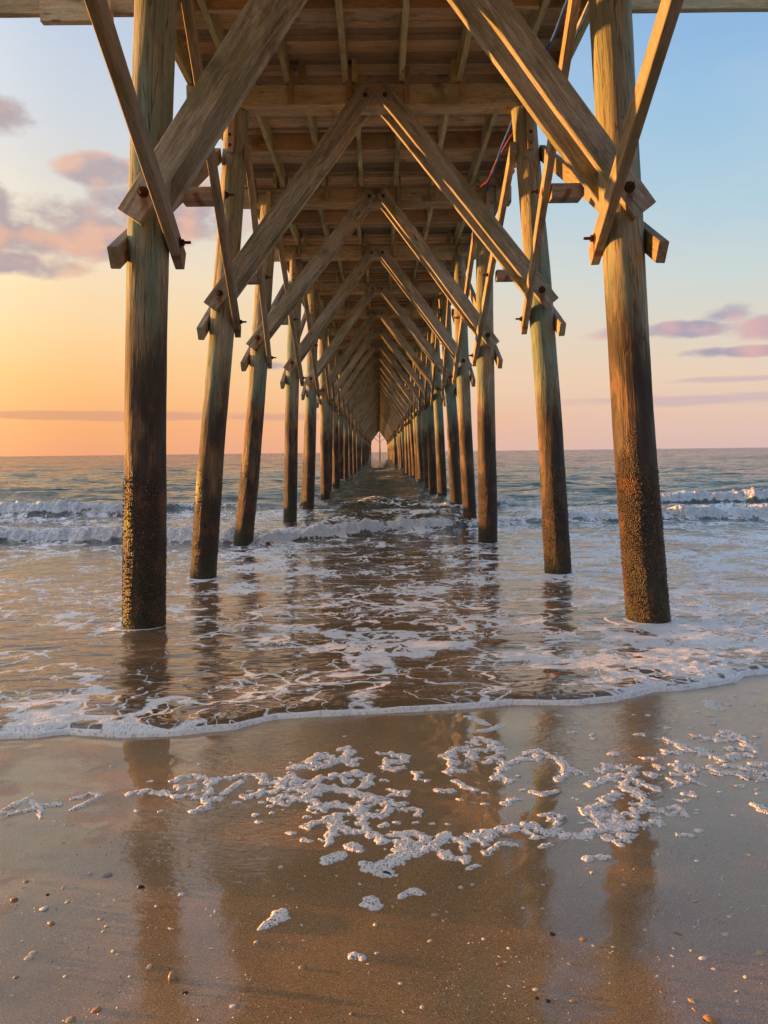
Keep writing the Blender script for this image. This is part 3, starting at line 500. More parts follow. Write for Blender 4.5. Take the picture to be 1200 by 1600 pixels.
# ------------------------------------------------------------------ sea bed and beach
def beach(x, y):
    return .3+.06*(4.2-y)+0.0*x
def relief(x, y):
    h = .010*fbm(x*.55, y*.55, 3, 2)+.0013*fbm(x*3.1, y*3.1, 3, 4)
    return h*sstep(y, -6, -3)*sstep(-y, -7.5, -5.5)
ys = np.concatenate([np.linspace(-70, -2, 24), np.arange(-1.8, .8, .1), np.arange(.8, 5.6, .014), np.arange(5.6, 12, .12), np.linspace(12.5, 60, 24)])
xs = np.concatenate([np.linspace(-400, -6, 30), np.arange(-5.8, -2.9, .15), np.arange(-2.9, 3.3, .016), np.arange(3.35, 6, .15), np.linspace(6.3, 400, 30)])
X, Y = np.meshgrid(xs, ys)
Z = beach(X, Y)+relief(X, Y)
Z = np.maximum(Z, -2.6)
sand = link('beach', new_mesh('beach', np.stack([X, Y, Z], -1).reshape(-1, 3), grid_faces(len(ys), len(xs))), M_sand, kind='structure')

# ------------------------------------------------------------------ sea
sx = np.array([p[0] for p in SHORE]); sy = np.array([p[1] for p in SHORE])
def shore(x):
    s = np.interp(x, sx, sy); s = np.where(x < sx[0], sy[0]+.05*np.sin((x-sx[0])*1.3), s); s = np.where(x > sx[-1], sy[-1]+.12*np.sin((x-sx[-1])*1.1)+.04*(x-sx[-1]), s)
    return s+.012*perlin(x*6, x*0+.3, 1)+.02*perlin(x*1.9, x*0+1.3, 2)
PILE_XY = []      # filled below; (x, y, r) of piles where they enter the water
def front1(x): return np.interp(x, [-40, -8, -5, -2.6, -1.5, 0, 2.3, 5, 12, 40], [17.5, 16.4, 16.3, 15.3, 16.3, 17.4, 18.6, 19.4, 19.6, 18])+.22*perlin(x*.9, x*0, 3)+.09*perlin(x*3.1, x*0, 4)
def front2(x): return np.interp(x, [-60, -12, -7, -5.7, -2, 0, 3.6, 6, 12, 60], [20, 21.2, 21.8, 23.4, 24, 24.6, 23, 24, 23, 25])+.4*perlin(x*.7, x*0, 5)+.12*perlin(x*2.7, x*0, 6)
def sea_parts(x, y):
    s = y-shore(x)
    b = beach(x, y)+relief(x, y)
    # thickness of the swash over the sand, then the level sea
    th = .012+.022*sstep(s, 0, .12)*(1-sstep(s, .2, 1.2))+.012*sstep(s, .3, 3)
    z = np.where(y < 60, b+th, -3)
    lev = -.10+.10*sstep(y, 17, 22)
    z = lev+np.log1p(np.exp(np.clip((z-lev)/.035, -40, 40)))*.035
    foam = np.zeros_like(x); white = np.zeros_like(x)
    f1 = front1(x); u = y-f1
    a1 = (.75+.3*perlin(x*2.3, x*0, 18)+.2*perlin(x*6, x*0, 19))*np.interp(x, [-40, -9, -5, -2.2, -1, 0, 2.2, 3.2, 5, 8, 40], [.3, .34, .33, .30, .30, .24, .2, .12, .2, .24, .2])*(1+.35*perlin(x*.8, x*0, 8))
    prof = sstep(u, -.12, .42)*np.exp(-np.clip(u-.35, 0, 99)/2.4)
    z = z+a1*prof
    rough1 = sstep(u, -.1, .15)*np.exp(-np.clip(u-.2, 0, 99)/.7)
    z = z+rough1*(.15*np.abs(perlin(x*2.1, y*1.6, 11))+.10*np.abs(perlin(x*4.7, y*3.1, 12))+.06*np.abs(perlin(x*10, y*4.5, 13))+.035*perlin(x*19, y*6, 16)-.05)*a1/.3
    white = np.maximum(white, rough1*sstep(a1, .08, .2)*1.3)
    foam = np.maximum(foam, sstep(u, -.2, .1)*np.exp(-np.clip(u-.6, 0, 99)/4.5)*.85)
    f2 = front2(x); u = y-f2
    a2 = np.interp(x, [-60, -14, -9, -6.5, -5, -2, 0, 2.5, 3.6, 4.6, 7, 8.5, 14, 60], [.2, .34, .38, .3, .14, .12, .24, .1, .22, .1, .1, .28, .3, .2])
    brk2 = np.interp(x, [-60, -7.6, -6, -5, 1, 1.6, 4.4, 5.5, 7.5, 8.5, 60], [1, 1, .3, .0, .15, .7, .8, .2, .3, 1, .6])
    prof = sstep(u, -.3, .6)*np.exp(-np.clip(u-.5, 0, 99)/2.8)
    z = z+a2*prof
    rough2 = sstep(u, -.2, .2)*np.exp(-np.clip(u-.3, 0, 99)/.8)*brk2
    z = z+rough2*(.20*np.abs(perlin(x*1.7, y*1.3, 14))+.12*np.abs(perlin(x*4.1, y*2.4, 15))+.07*np.abs(perlin(x*9, y*4, 17))-.03)
    white = np.maximum(white, rough2*1.2)
    foam = np.maximum(foam, sstep(u, -.2, .2)*np.exp(-np.clip(u-.6, 0, 99)/2.5)*(.35+.4*brk2))
    foam = np.maximum(foam, (1-sstep(y, 22, 25))*sstep(y, 16, 18)*.62)
    # unbroken swells further out
    for yc, amp, wd, sd_ in ((30.5, .30, 1.3, 21), (39, .24, 1.8, 22), (52, .28, 2.4, 23), (70, .26, 3, 24), (96, .3, 4, 25), (130, .3, 5, 26)):
        c = yc+1.8*perlin(x*.09, x*0, sd_); A = amp*np.clip(.55+.9*perlin(x*.13, x*0, sd_+40), 0, 1.4)
        z = z+A*np.exp(-((y-c)/wd)**2)*np.where(y < c, 1, 1.0)
    # chop
    off = sstep(y, 12, 30)
    z = z+off*(.07*fbm(x*.6, y*1.3, 3, 31)+.17*fbm(x*.16, y*.42, 2, 33))*(1-sstep(y, 250, 600))
    n = (1-sstep(y, 18, 30))*sstep(s, .05, .5)
    z = z+n*(.010*fbm(x*1.5, y*3.4, 3, 35)+.0028*fbm(x*4, y*12, 2, 38))
    turb = np.exp(-np.clip(s, 0, 99)/.65)*sstep(s, .02, .1)+.9*sstep(x, 1.4, 2.4)*np.exp(-((s-.35)/.5)**2)
    z = z+turb*(.006*np.abs(fbm(x*7, y*9, 2, 41)))
    # leading bead of foam at the very edge
    bead = np.exp(-((s-.016)/.019)**2)*(.95+.6*perlin(x*2.3, x*0, 44)+.4*perlin(x*9, y*9, 45))
    z = z+.012*bead
    z = np.where(s < .0, z-np.clip(-s, 0, 1)*.9, z)
    white = np.maximum(white, 2.5*np.maximum(sstep(bead, .25, .5), s < .012))
    # foam density of the swash
    w_s = .80+.25*fbm(x*.35, y*.45, 2, 50)
    center = np.exp(-((x-.4)/2.0)**2)
    d_s = w_s*(1-.35*center*sstep(s, 1.2, 3))*(1-.5*sstep(-x/y, .14, .30)*sstep(s, .5, 1.3))
    d_s = d_s+.04*np.exp(-((s-.3)/.45)**2)+.16*np.exp(-((s-1.6)/.9)**2)*sstep(x, -.5, 1)
    d_s = d_s*(1-.42*np.exp(-((s-.25)/.45)**2)*(1-sstep(x, .6, 1.8)))
    foam = np.maximum(foam, d_s*(1-sstep(y, 15.5, 19)))
    foam = foam*(1-sstep(y, 25, 33)*.9)
    foam = np.maximum(foam, .16*(1-sstep(y, 60, 120))*(0*x+.3))
    for px, py, pr in PILE_XY:
        rr = np.hypot(x-px, (y-py))
        ang = np.arctan2(y-py, x-px)
        k = np.exp(-((rr-pr*(1.12+.15*np.cos(ang+2.2)))/(.045))**2)
        if abs(px-2.52) < .01: k = np.maximum(k, np.exp(-((rr-.36-.05*np.cos(ang*2))/.022)**2)*sstep(-np.cos(ang+.35), -.2, .2)*1.2)
        near = rr < pr*3.2
        foam = np.where(near, np.maximum(foam, k*1.1), foam); white = np.where(near, np.maximum(white, k*1.25), white)
        z = z+np.where(near, .010*k, 0)
    return z, foam, white, 1-sstep(y, 10, 16)

# ------------------------------------------------------------------ the pier
PITCH, D1 = 4.2, 7.06
def YB(n): return D1+PITCH*(n-1)
CAP_B, CAP_T = 6.555, 6.865
N0, N1 = -3, 43
known = {(1, -1): (-2.24, -1.85), (2, -1): (-2.60, -1.97), (3, -1): (-2.77, -2.07), (4, -1): (-2.32, -2.04), (5, -1): (-2.23, -1.95), (6, -1): (-2.01, -1.95),
         (1, 1): (2.52, 1.97), (2, 1): (2.64, 2.11), (3, 1): (2.15, 2.14), (4, 1): (2.30, 2.02), (5, 1): (2.36, 2.06), (6, 1): (2.28, 2.03)}
def pile_line(n, s):
    if (n, s) in known: return known[(n, s)]
    r = random.Random(n*7+s*3+100)
    t = s*(1.98+r.uniform(-.06, .08)); return (t+s*r.uniform(.0, .45), t)
def pile_x(n, s, z):
    b, t = pile_line(n, s); return b+(t-b)*z/CAP_B
pier = link('pier', None, label='long timber fishing pier on battered round piles running out over the surf', cat='pier')
pier.empty_display_size = 1

_cache = {}
def beam_mesh(L, w, t, seed=0, seg=1, warp=0.):
    k = (round(L, 2), round(w, 3), round(t, 3), seed, seg)
    if k in _cache: return _cache[k]
    bm = bmesh.new(); c = min(w, t)*.07
    prof = [(-w/2+c, -t/2), (w/2-c, -t/2), (w/2, -t/2+c), (w/2, t/2-c), (w/2-c, t/2), (-w/2+c, t/2), (-w/2, t/2-c), (-w/2, -t/2+c)]
    r = random.Random(seed*31+int(L*100)); rings = []
    for i in range(seg+1):
        f = i/seg; x = f*L
        oy = warp*math.sin(f*math.pi)*r.uniform(.6, 1) if seg > 1 else 0
        jit = [(r.uniform(-1, 1)*warp*.35, r.uniform(-1, 1)*warp*.35) for _ in prof] if warp else [(0, 0)]*8
        rings.append([bm.verts.new((x, p[0]+oy+j[0], p[1]+j[1])) for p, j in zip(prof, jit)])
    for i in range(seg):
        for j in range(8): bm.faces.new((rings[i][j], rings[i][(j+1) % 8], rings[i+1][(j+1) % 8], rings[i+1][j]))
    bm.faces.new(rings[0][::-1]); bm.faces.new(rings[-1])
    bmesh.ops.recalc_face_normals(bm, faces=bm.faces)
    me = bpy.data.meshes.new('beam'); bm.to_mesh(me); bm.free(); _cache[k] = me; return me
def frame(p0, p1, wdir):
    """matrix with X along p0->p1, Y along wdir (made perpendicular), origin p0"""
    p0 = Vector(p0); p1 = Vector(p1); X = (p1-p0).normalized(); Yv = Vector(wdir); Yv = (Yv-X*Yv.dot(X)).normalized(); Zv = X.cross(Yv)
    return Matrix(((X.x, Yv.x, Zv.x, p0.x), (X.y, Yv.y, Zv.y, p0.y), (X.z, Yv.z, Zv.z, p0.z), (0, 0, 0, 1)))
def beam(name, p0, p1, wdir, w, t, m, e0=0, e1=0, seed=0, seg=1, warp=0., parent=None, label=None):
    p0 = Vector(p0); p1 = Vector(p1); d = (p1-p0).normalized(); a = p0-d*e0; bb = p1+d*e1
    Mx = frame(a, bb, wdir); me = beam_mesh((bb-a).length, w, t, seed, seg, warp)
    if me.materials and me.materials[0] is not m: me = me.copy(); me.materials.clear()
    return child(name, me, m, parent or pier, Mx, label=label), Mx

# bolt: washer, nut and threaded end along +Z
def bolt_mesh():
    bm = bmesh.new()
    def ring(r, z, n): return [bm.verts.new((r*math.cos(2*math.pi*i/n), r*math.sin(2*math.pi*i/n), z)) for i in range(n)]
    def lathe(pr, n):
        rs = [ring(r, z, n) for r, z in pr]
        for a, b in zip(rs, rs[1:]):
            for i in range(n): bm.faces.new((a[i], a[(i+1) % n], b[(i+1) % n], b[i]))
        bm.faces.new(rs[-1]); bm.faces.new(rs[0][::-1])
    lathe([(.042, 0), (.042, .006), (.036, .009)], 14); lathe([(.027, .008), (.028, .032), (.024, .036)], 6); lathe([(.0125, .03), (.0125, .085), (.009, .09)], 8)
    me = bpy.data.meshes.new('bolt'); bm.to_mesh(me); bm.free(); return me
BOLT = bolt_mesh()
def bolt(parent, Pw, pos, axis, s=1.):
    q = Vector(axis).to_track_quat('Z', 'Y').to_matrix().to_4x4()
    child('bolt', BOLT, M_rust, parent, Matrix.Translation(Vector(pos)) @ q @ Matrix.Scale(s, 4), Pw)

def pile_mesh(r0, r1, z0, z1, nseg, nrow, seed, detail):
    zz = np.linspace(z0, z1, nrow); th = np.linspace(0, 2*np.pi, nseg, endpoint=False)
    T, ZZ = np.meshgrid(th, zz)
    r = r0+(r1-r0)*(ZZ-z0)/(z1-z0)
    cx, cy = np.cos(T), np.sin(T)
    if detail:
        enc = 1-sstep(ZZ, 1.0, 1.8)
        r = r+.006*fbm(cx*1.6+seed, ZZ*.9+cy*1.6, 3, seed)+.0030*perlin(T*0+cx*7+seed, cy*7+ZZ*.35, seed+3)*(1-enc)
        r = r+enc*(.006+.001*fbm(cx*5+seed*2, cy*5+ZZ*9, 3, seed+5)+.0015*np.abs(perlin(cx*14, cy*14+ZZ*26, seed+7)))
    else:
        r = r+.005*perlin(cx*1.6+seed, cy*1.6+ZZ*.9, seed)
    bend = .025*np.sin((ZZ+seed)*.7)*(1 if detail else .6)
    V = np.stack([r*cx+bend, r*cy, ZZ], -1).reshape(-1, 3)
    F = [tuple(f) for f in grid_faces(nrow, nseg, True).tolist()]
    F.append(tuple(range(nseg))[::-1]); F.append(tuple((nrow-1)*nseg+i for i in range(nseg)))
    alg = None
    return V, F, T, ZZ, r, bend
def barnacles(parent, Pw, r_of, count, zlo, zhi, seed, yside=True):
    R_ = np.random.RandomState(seed); V = []; F = []; k = 0
    n = 6
    for i in range(count):
        z_ = zlo+(zhi-zlo)*R_.rand()**1.6; a = R_.rand()*2*np.pi
        if math.sin(a) > .45: continue      # far side of the pile is bare enough to skip
        if perlin(np.array(math.cos(a)*2.2+seed), np.array(z_*1.8), seed) < -.22: continue
        s = .0035+.0055*R_.rand()**2; rr = r_of(a, z_)
        c = Vector((rr*math.cos(a)+.025*math.sin((z_+seed)*.7), rr*math.sin(a), z_)); nrm = Vector((math.cos(a), math.sin(a), R_.uniform(-.3, .3))).normalized()
        t1 = nrm.cross(Vector((0, 0, 1))).normalized(); t2 = nrm.cross(t1); ph = R_.rand()*6
        for rad, h in ((s*1.15, -.004), (s*.55, s*1.0), (s*.35, s*.55)):
            for j in range(n):
                q = ph+2*math.pi*j/n; v = c+nrm*h+(t1*math.cos(q)+t2*math.sin(q))*rad; V.append((v.x, v.y, v.z))
        for L in range(2):
            for j in range(n): F.append((k+L*n+j, k+L*n+(j+1) % n, k+(L+1)*n+(j+1) % n, k+(L+1)*n+j))
        F.append(tuple(k+2*n+j for j in range(n))); k += 3*n
    me = bpy.data.meshes.new('barnacles'); me.from_pydata(V, [], F); me.update()
    child('barnacles', me, M_barn, parent, Pw, Pw, kind='stuff')

_pc = {}
for n in range(N0, N1+1):
    y = YB(n)
    for s in (-1, 1):
        y = YB(n)+(random.Random(n*3+s).uniform(-.09, .09) if n > 3 else 0)
        b, t = pile_line(n, s); near = n in (1, 2, 3)
        ax = Vector((t-b, (random.Random(n*5+s).uniform(-.12, .12) if n > 3 else 0), CAP_B)).normalized()
        base = Vector((b, y, 0)); q = ax.to_track_quat('Z', 'Y').to_matrix().to_4x4(); Mw = Matrix.Translation(base) @ q
        # keep local -Y facing the camera: roll about the axis
        q = Vector((0, 0, 1)).rotation_difference(ax).to_matrix().to_4x4(); Mw = Matrix.Translation(base) @ q
        top = CAP_B/ax.z
        if near:
            V, F_, T, ZZ, r, bend = pile_mesh(.188, .176 if n == 1 else .166, -.9, top, 84, 300 if n == 1 else 220, n*3+s+10, True)
            xx = np.cos(T); yy = np.sin(T)
            alg = np.zeros_like(T)
            if s == -1 and n == 1:
                alg = np.exp(-((np.angle(np.exp(1j*(T-R(192)))))/.38)**2-((ZZ-1.17)/.26)**2)*1.5+np.exp(-((np.angle(np.exp(1j*(T-R(236)))))/.2)**2-((ZZ-1.12)/.13)**2)+.7*np.exp(-((np.angle(np.exp(1j*(T-R(200)))))/.8)**2-((ZZ-.25)/.16)**2)
            elif s == -1 and n == 2:
                alg = np.exp(-((np.angle(np.exp(1j*(T-R(205)))))/.4)**2-((ZZ-1.25)/.2)**2)*1.3
            me = new_mesh('pile', V, F_, True, {'algae': np.clip(alg, 0, 1).ravel()})
            p = child('pile', me, M_pile, pier, Mw)
            def r_of(a, z_, V=V, sd=n*3+s+10):
                i = int(round((z_+.9)/(top+.9)*((300 if n == 1 else 220)-1))); j = int(round(a/(2*math.pi)*84)) % 84
                return math.hypot(V[i*84+j][0]-.025*math.sin((z_+sd)*.7), V[i*84+j][1])
            barnacles(p, Mw, r_of, {1: 7000, 2: 3600, 3: 1800}[n], -.3, 1.55, n*3+s+10)
        else:
            key = n % 5
            if key not in _pc:
                V, F_, *_ = pile_mesh(.178, .160, -1.2, top, 20, 26, key, False); _pc[key] = new_mesh('pile', V, F_)
            p = child('pile', _pc[key], M_pile, pier, Mw)
        lb = {(1, -1): 'nearest left pile, green-grey above and brown below with yellow-green algae', (1, 1): 'nearest right pile, leaning, bleached above and thickly barnacled below', (2, -1): 'second left pile with a yellow algae streak on its sunny edge', (3, 1): 'upright dark brown pile, third on the right'}.get((n, s))
        if lb: p['label'] = lb
        if n >= 1: PILE_XY.append((b, y, .19))
        # cleat strap on the camera side tying pile and cap
        if 1 <= n <= 14:
            xt = pile_x(n, s, 6.2)+s*.02
            c_, Mc = beam('cleat', (xt, y-.205, 5.93), (pile_x(n, s, 6.75)+s*.02, y-.205, 6.78), (1, 0, 0), .085, .05, M_block)
            if n <= 5:
                bolt(c_, Mc, (xt, y-.232, 6.02), (0, -1, 0), .55); bolt(c_, Mc, (xt, y-.232, 6.16), (0, -1, 0), .55)
        if n in {-1: (5, 7, 8, 11, 14, 15, 19, 22), 1: (5, 8, 9, 12, 16, 20)}[s]:   # a helper pile driven beside the first
            q2 = Vector((0, 0, 1)).rotation_difference(Vector((t-b-s*.12, .1, CAP_B)).normalized()).to_matrix().to_4x4()
            child('pile', _pc[n % 5] if n % 5 in _pc else list(_pc.values())[0], M_pile, pier, Matrix.Translation((b+s*.16, y+.85, 0)) @ q2)
            PILE_XY.append((b+s*.16, y+.85, .19))
    y = YB(n)
    # cap beam (two pieces butted on the pile tops)
    hw = 2.62
    beam('cap_beam', (-hw, y, (CAP_B+CAP_T)/2), (hw, y, (CAP_B+CAP_T)/2), (0, 1, 0), .31, CAP_T-CAP_B, M_cap, seed=n % 4, seg=8, warp=.008)
    # diagonal braces: camera side and far side of the piles, meeting under the deck
    for side, dy in ((0, -.155-.055-.0), (1, .155+.055)):
        for s in (-1, 1):
            zl = 4.0; xl = pile_x(n, s, zl)
            yy = y+dy+(-.012 if s > 0 else .012)*0
            top_x = s*.135
            o, Mx = beam('diagonal_brace', (xl, yy, zl), (top_x, yy, 6.70), (0, 0, 1), .225, .085, M_brace, e0=.24, e1=.06, seed=(n+s) % 5, seg=6, warp=.006)
            if n <= 10 and side == 0:
                bolt(o, Mx, (xl, yy-.043, zl), (0, -1, 0), 1.15)
                bolt(o, Mx, (top_x, yy-.043, 6.66), (0, -1, 0), .8)
# side braces: an X between neighbouring piles on each side
for n in range(N0, N1):
    for s in (-1, 1):
        y0, y1 = YB(n), YB(n+1)
        # inner: low on the far pile, high on the near one
        zl, zh = 3.62, 5.95
        xi = lambda m_, z_: pile_x(m_, s, z_)-s*(.172+.045)
        o, Mx = beam('side_brace', (xi(n+1, zl), y1+.02, zl), (xi(n, zh), y0+.0, zh), (0, 0, 1), .19, .085, M_long, e0=.2, e1=.12, seed=(n*2+s) % 5, seg=6, warp=.007)
        if n <= 8:
            bolt(o, Mx, (xi(n+1, zl)-s*.043, y1, zl+.02), (-s, 0, 0), 1.1); 
        # outer: low on the near pile and reaching past it, high on the far one
        zl2, zh2 = 3.62, 5.95
        xo = lambda m_, z_: pile_x(m_, s, z_)+s*(.175+.045)
        o2, Mx2 = beam('side_brace', (xo(n, zl2), y0, zl2), (xo(n+1, zh2), y1, zh2), (0, 0, 1), .185, .085, M_long, e0=.40, e1=.12, seed=(n*2+s+1) % 5, seg=6, warp=.007)
        # spacer block where the two cross
        zc = 4.74; yc = (y0+y1)/2+.01
        xa = (xi(n+1, zc)+xi(n, zc))/2+s*.045; xb = (xo(n+1, zc)+xo(n, zc))/2-s*.045
        ob, Mb = beam('spacer_block', (xa, yc, zc-.02), (xb, yc, zc-.02), (0, 0, 1), .17, .2, M_long)
        if n <= 8: bolt(ob, Mb, (xa-s*.13, yc, zc), (-s, 0, 0), 1.1)

# joists, blocking, cleats on the cap face
JA = [-2.56, -1.97, -1.20, -.42, .38, 1.17, 1.96, 2.56]; JB = [-2.50, -1.77, -1.02, -.28, .36, 1.10, 1.82, 2.50]
JZ = CAP_T; JH = .29
bulk_v = {'joist': [], 'block': [], 'board': []}
def box_verts(acc, x0, x1, y0, y1, z0, z1): acc.append((x0, x1, y0, y1, z0, z1))
for n in range(N0, N1):
    xsj = JA if n % 2 else JB; r = random.Random(n+50)
    y0, y1 = YB(n)-.2, YB(n+1)+.2
    for x_ in xsj:
        x_ += r.uniform(-.02, .02)
        if n <= 32: beam('joist', (x_, y0, JZ+JH/2+.002), (x_, y1, JZ+JH/2+.002), (0, 0, 1), JH, .075, M_joist, seed=n % 3, seg=4, warp=.004)
        else: bulk_v['joist'].append((x_-.0375, x_+.0375, y0, y1, JZ+.002, JZ+JH+.002))
    yb = YB(n)+2.31
    for i in range(7):
        a, b_ = xsj[i]+.042, xsj[i+1]-.042
        yy = yb+r.uniform(-.03, .03)
        if n <= 32: beam('blocking', (a, yy, JZ+.15), (b_, yy, JZ+.15), (0, 0, 1), .27, .07, M_block, seed=i % 3)
        else: bulk_v['block'].append((a, b_, yy-.035, yy+.035, JZ+.015, JZ+.285))
    # cleats nailed over the camera-side face of the next cap
    if -1 <= n <= 16:
        yc = YB(n+1)-.155-.022
        for x_ in xsj[1:7]:
            if abs(x_) < .3: continue
            xx = x_+.055+r.uniform(-.02, .03)
            beam('cleat', (xx, yc, CAP_B+.02+r.uniform(0, .06)), (xx, yc, CAP_T+.19), (1, 0, 0), .075, .04, M_block, seed=r.randint(0, 2))
        for x_ in (-2.35, 2.35):
            beam('cleat', (x_, YB(n+1)-.155-.022, CAP_B-.02), (x_, YB(n+1)-.155-.022, CAP_T+.15), (1, 0, 0), .075, .04, M_block)
# deck boards, laid across
BZ = JZ+JH+.004; yb = YB(N0)-.3; i = 0; nb = 0
bw = .142
rr = random.Random(77)
while yb < YB(N1)+.3:
    w = bw+rr.uniform(-.004, .004); gap = rr.uniform(.010, .026); e0 = -2.66+rr.uniform(-.05, .05); e1 = 2.66+rr.uniform(-.05, .05); dz = rr.uniform(0, .018)
    if yb > 6.0 and nb < 298:
        beam('deck_board', (e0, yb+w/2, BZ+.02+dz), (e1, yb+w/2, BZ+.02+dz), (0, 1, 0), w, .04, M_deck, seed=nb % 6); nb += 1
    else: bulk_v['board'].append((e0, e1, yb, yb+w, BZ+dz, BZ+dz+.04))
    yb += w+gap
def bulk(name, lst, m, along):
    V = []; F = []
    for k, (x0, x1, y0, y1, z0, z1) in enumerate(lst):
        V += [(x0, y0, z0), (x1, y0, z0), (x1, y1, z0), (x0, y1, z0), (x0, y0, z1), (x1, y0, z1), (x1, y1, z1), (x0, y1, z1)]
        b = k*8; F += [(b, b+3, b+2, b+1), (b+4, b+5, b+6, b+7), (b, b+1, b+5, b+4), (b+1, b+2, b+6, b+5), (b+2, b+3, b+7, b+6), (b+3, b, b+4, b+7)]
    V = np.array(V)
    if along == 'y': V = np.stack([V[:, 1], -V[:, 0], V[:, 2]], -1); Mx = Matrix(((0, -1, 0, 0), (1, 0, 0, 0), (0, 0, 1, 0), (0, 0, 0, 1)))
    else: Mx = Matrix.Identity(4)
    child(name, new_mesh(name, V, F, False), m, pier, Mx, kind='stuff')
bulk('joists', bulk_v['joist'], M_joist, 'y'); bulk('blockings', bulk_v['block'], M_block, 'x'); bulk('deck_boards', bulk_v['board'], M_deck, 'x')
# long outrigger beam in the first bay, reaching out past both sides of the deck
yo = YB(1)+2.31
beam('outrigger_beam', (-5.6, yo-.1, JZ+.065), (-2.64, yo-.1, JZ+.065), (0, 0, 1), .28, .09, M_cap, seed=2, seg=6, warp=.006)
beam('outrigger_beam', (2.64, yo-.1, JZ+.055), (5.6, yo-.1, JZ+.055), (0, 0, 1), .28, .09, M_cap, seed=3, seg=6, warp=.006)
beam('outrigger_block', (-3.78, yo-.2, JZ+.0), (-2.98, yo-.2, JZ+.0), (0, 0, 1), .42, .10, M_cap, seed=1)
# rim joists along the deck edge
# pier head: a single middle pile with fans of braces beyond the last bent
yh = YB(N1)+8
key = 1
ph = child('pile', _pc[1], M_pile, pier, Matrix.Translation((.1, yh, 0)))
for s in (-1, 1):
    for k in range(2): beam('head_brace', (.1, yh-.25, 4.1+k*1.3), (.1+s*2.4, yh-.25, 6.1+k*1.3), (0, 0, 1), .12, .09, M_brace)
beam('cap_beam', (-5, yh, 7.9), (5, yh, 7.9), (0, 1, 0), .3, .3, M_cap)

# cables and conduit hung under the deck on the right side
def tube(name, pts, r, m, label, cat, sub=6):
    P_ = [Vector(p) for p in pts]; out = []
    for i in range(len(P_)-1):
        a = P_[max(i-1, 0)]; b = P_[i]; c = P_[i+1]; d_ = P_[min(i+2, len(P_)-1)]
        for k in range(sub):
            t = k/sub; out.append(.5*((2*b)+(-a+c)*t+(2*a-5*b+4*c-d_)*t*t+(-a+3*b-3*c+d_)*t**3))
    out.append(P_[-1]); V = []; F = []; n = 8
    for i, p in enumerate(out):
        t = (out[min(i+1, len(out)-1)]-out[max(i-1, 0)]).normalized(); u = t.cross(Vector((0, 0, 1))).normalized(); v = t.cross(u)
        for k in range(n): q = p+u*r*math.cos(2*math.pi*k/n)+v*r*math.sin(2*math.pi*k/n); V.append(q[:])
    for i in range(len(out)-1):
        for k in range(n): F.append((i*n+k, i*n+(k+1) % n, (i+1)*n+(k+1) % n, (i+1)*n+k))
    me = new_mesh(name, V, F); return link(name, me, m, label=label, cat=cat)
pts = [(2.25, 5.0, 6.9), (2.2, 7.4, 6.84), (2.18, 9.1, 6.80), (2.19, 9.75, 6.79), (2.17, 10.4, 6.80), (2.12, 11.5, 6.82), (2.06, 12.4, 6.69), (2.02, 12.9, 6.6), (2.1, 14.6, 6.72), (2.2, 17, 6.80), (2.2, 19.4, 6.7), (2.2, 23, 6.84)]
tube('cable', pts, .018, M_blue, 'blue cable sagging under the right edge of the pier deck', 'cable')
tube('cable', [(2.25, 12.6, 6.88), (2.15, 13.0, 6.78), (2.0, 13.3, 6.55), (1.92, 13.6, 6.38), (1.88, 14.3, 6.5), (1.85, 16.5, 6.84)], .009, M_red, 'red cable looping below the deck beside the second right pile', 'cable')
tube('conduit', [(2.48, 4.0, 6.84), (2.46, 9.0, 6.83), (2.44, 14, 6.83), (2.42, 20, 6.83)], .028, M_pipe, 'pale straight conduit pipe under the right edge of the pier deck', 'pipe')

# ------------------------------------------------------------------ water sheet
inv = np.concatenate([np.linspace(1/3.55, 1/20., 620), np.linspace(1/20., 1/140., 150)[1:], np.linspace(1/140., 1/9000., 60)[1:]])
yr = 1/inv
tt = np.concatenate([np.linspace(-14, -.75, 40)[:-1], np.linspace(-.75, .75, 900), np.linspace(.75, 14, 40)[1:]])
T, Yw = np.meshgrid(tt, yr); Xw = T*Yw
# keep the far corners inside +-9 km
Xw = np.clip(Xw, -9000, 9000)
Zw, fo, wh, shl = sea_parts(Xw, Yw)
sea = link('sea', new_mesh('sea', np.stack([Xw, Yw, Zw], -1).reshape(-1, 3), grid_faces(*Xw.shape)[:, ::-1] if False else grid_faces(*Xw.shape), True, {'foam': fo.ravel(), 'white': np.clip(wh, 0, 2.5).ravel(), 'shallow': shl.ravel()}), M_water, kind='structure')

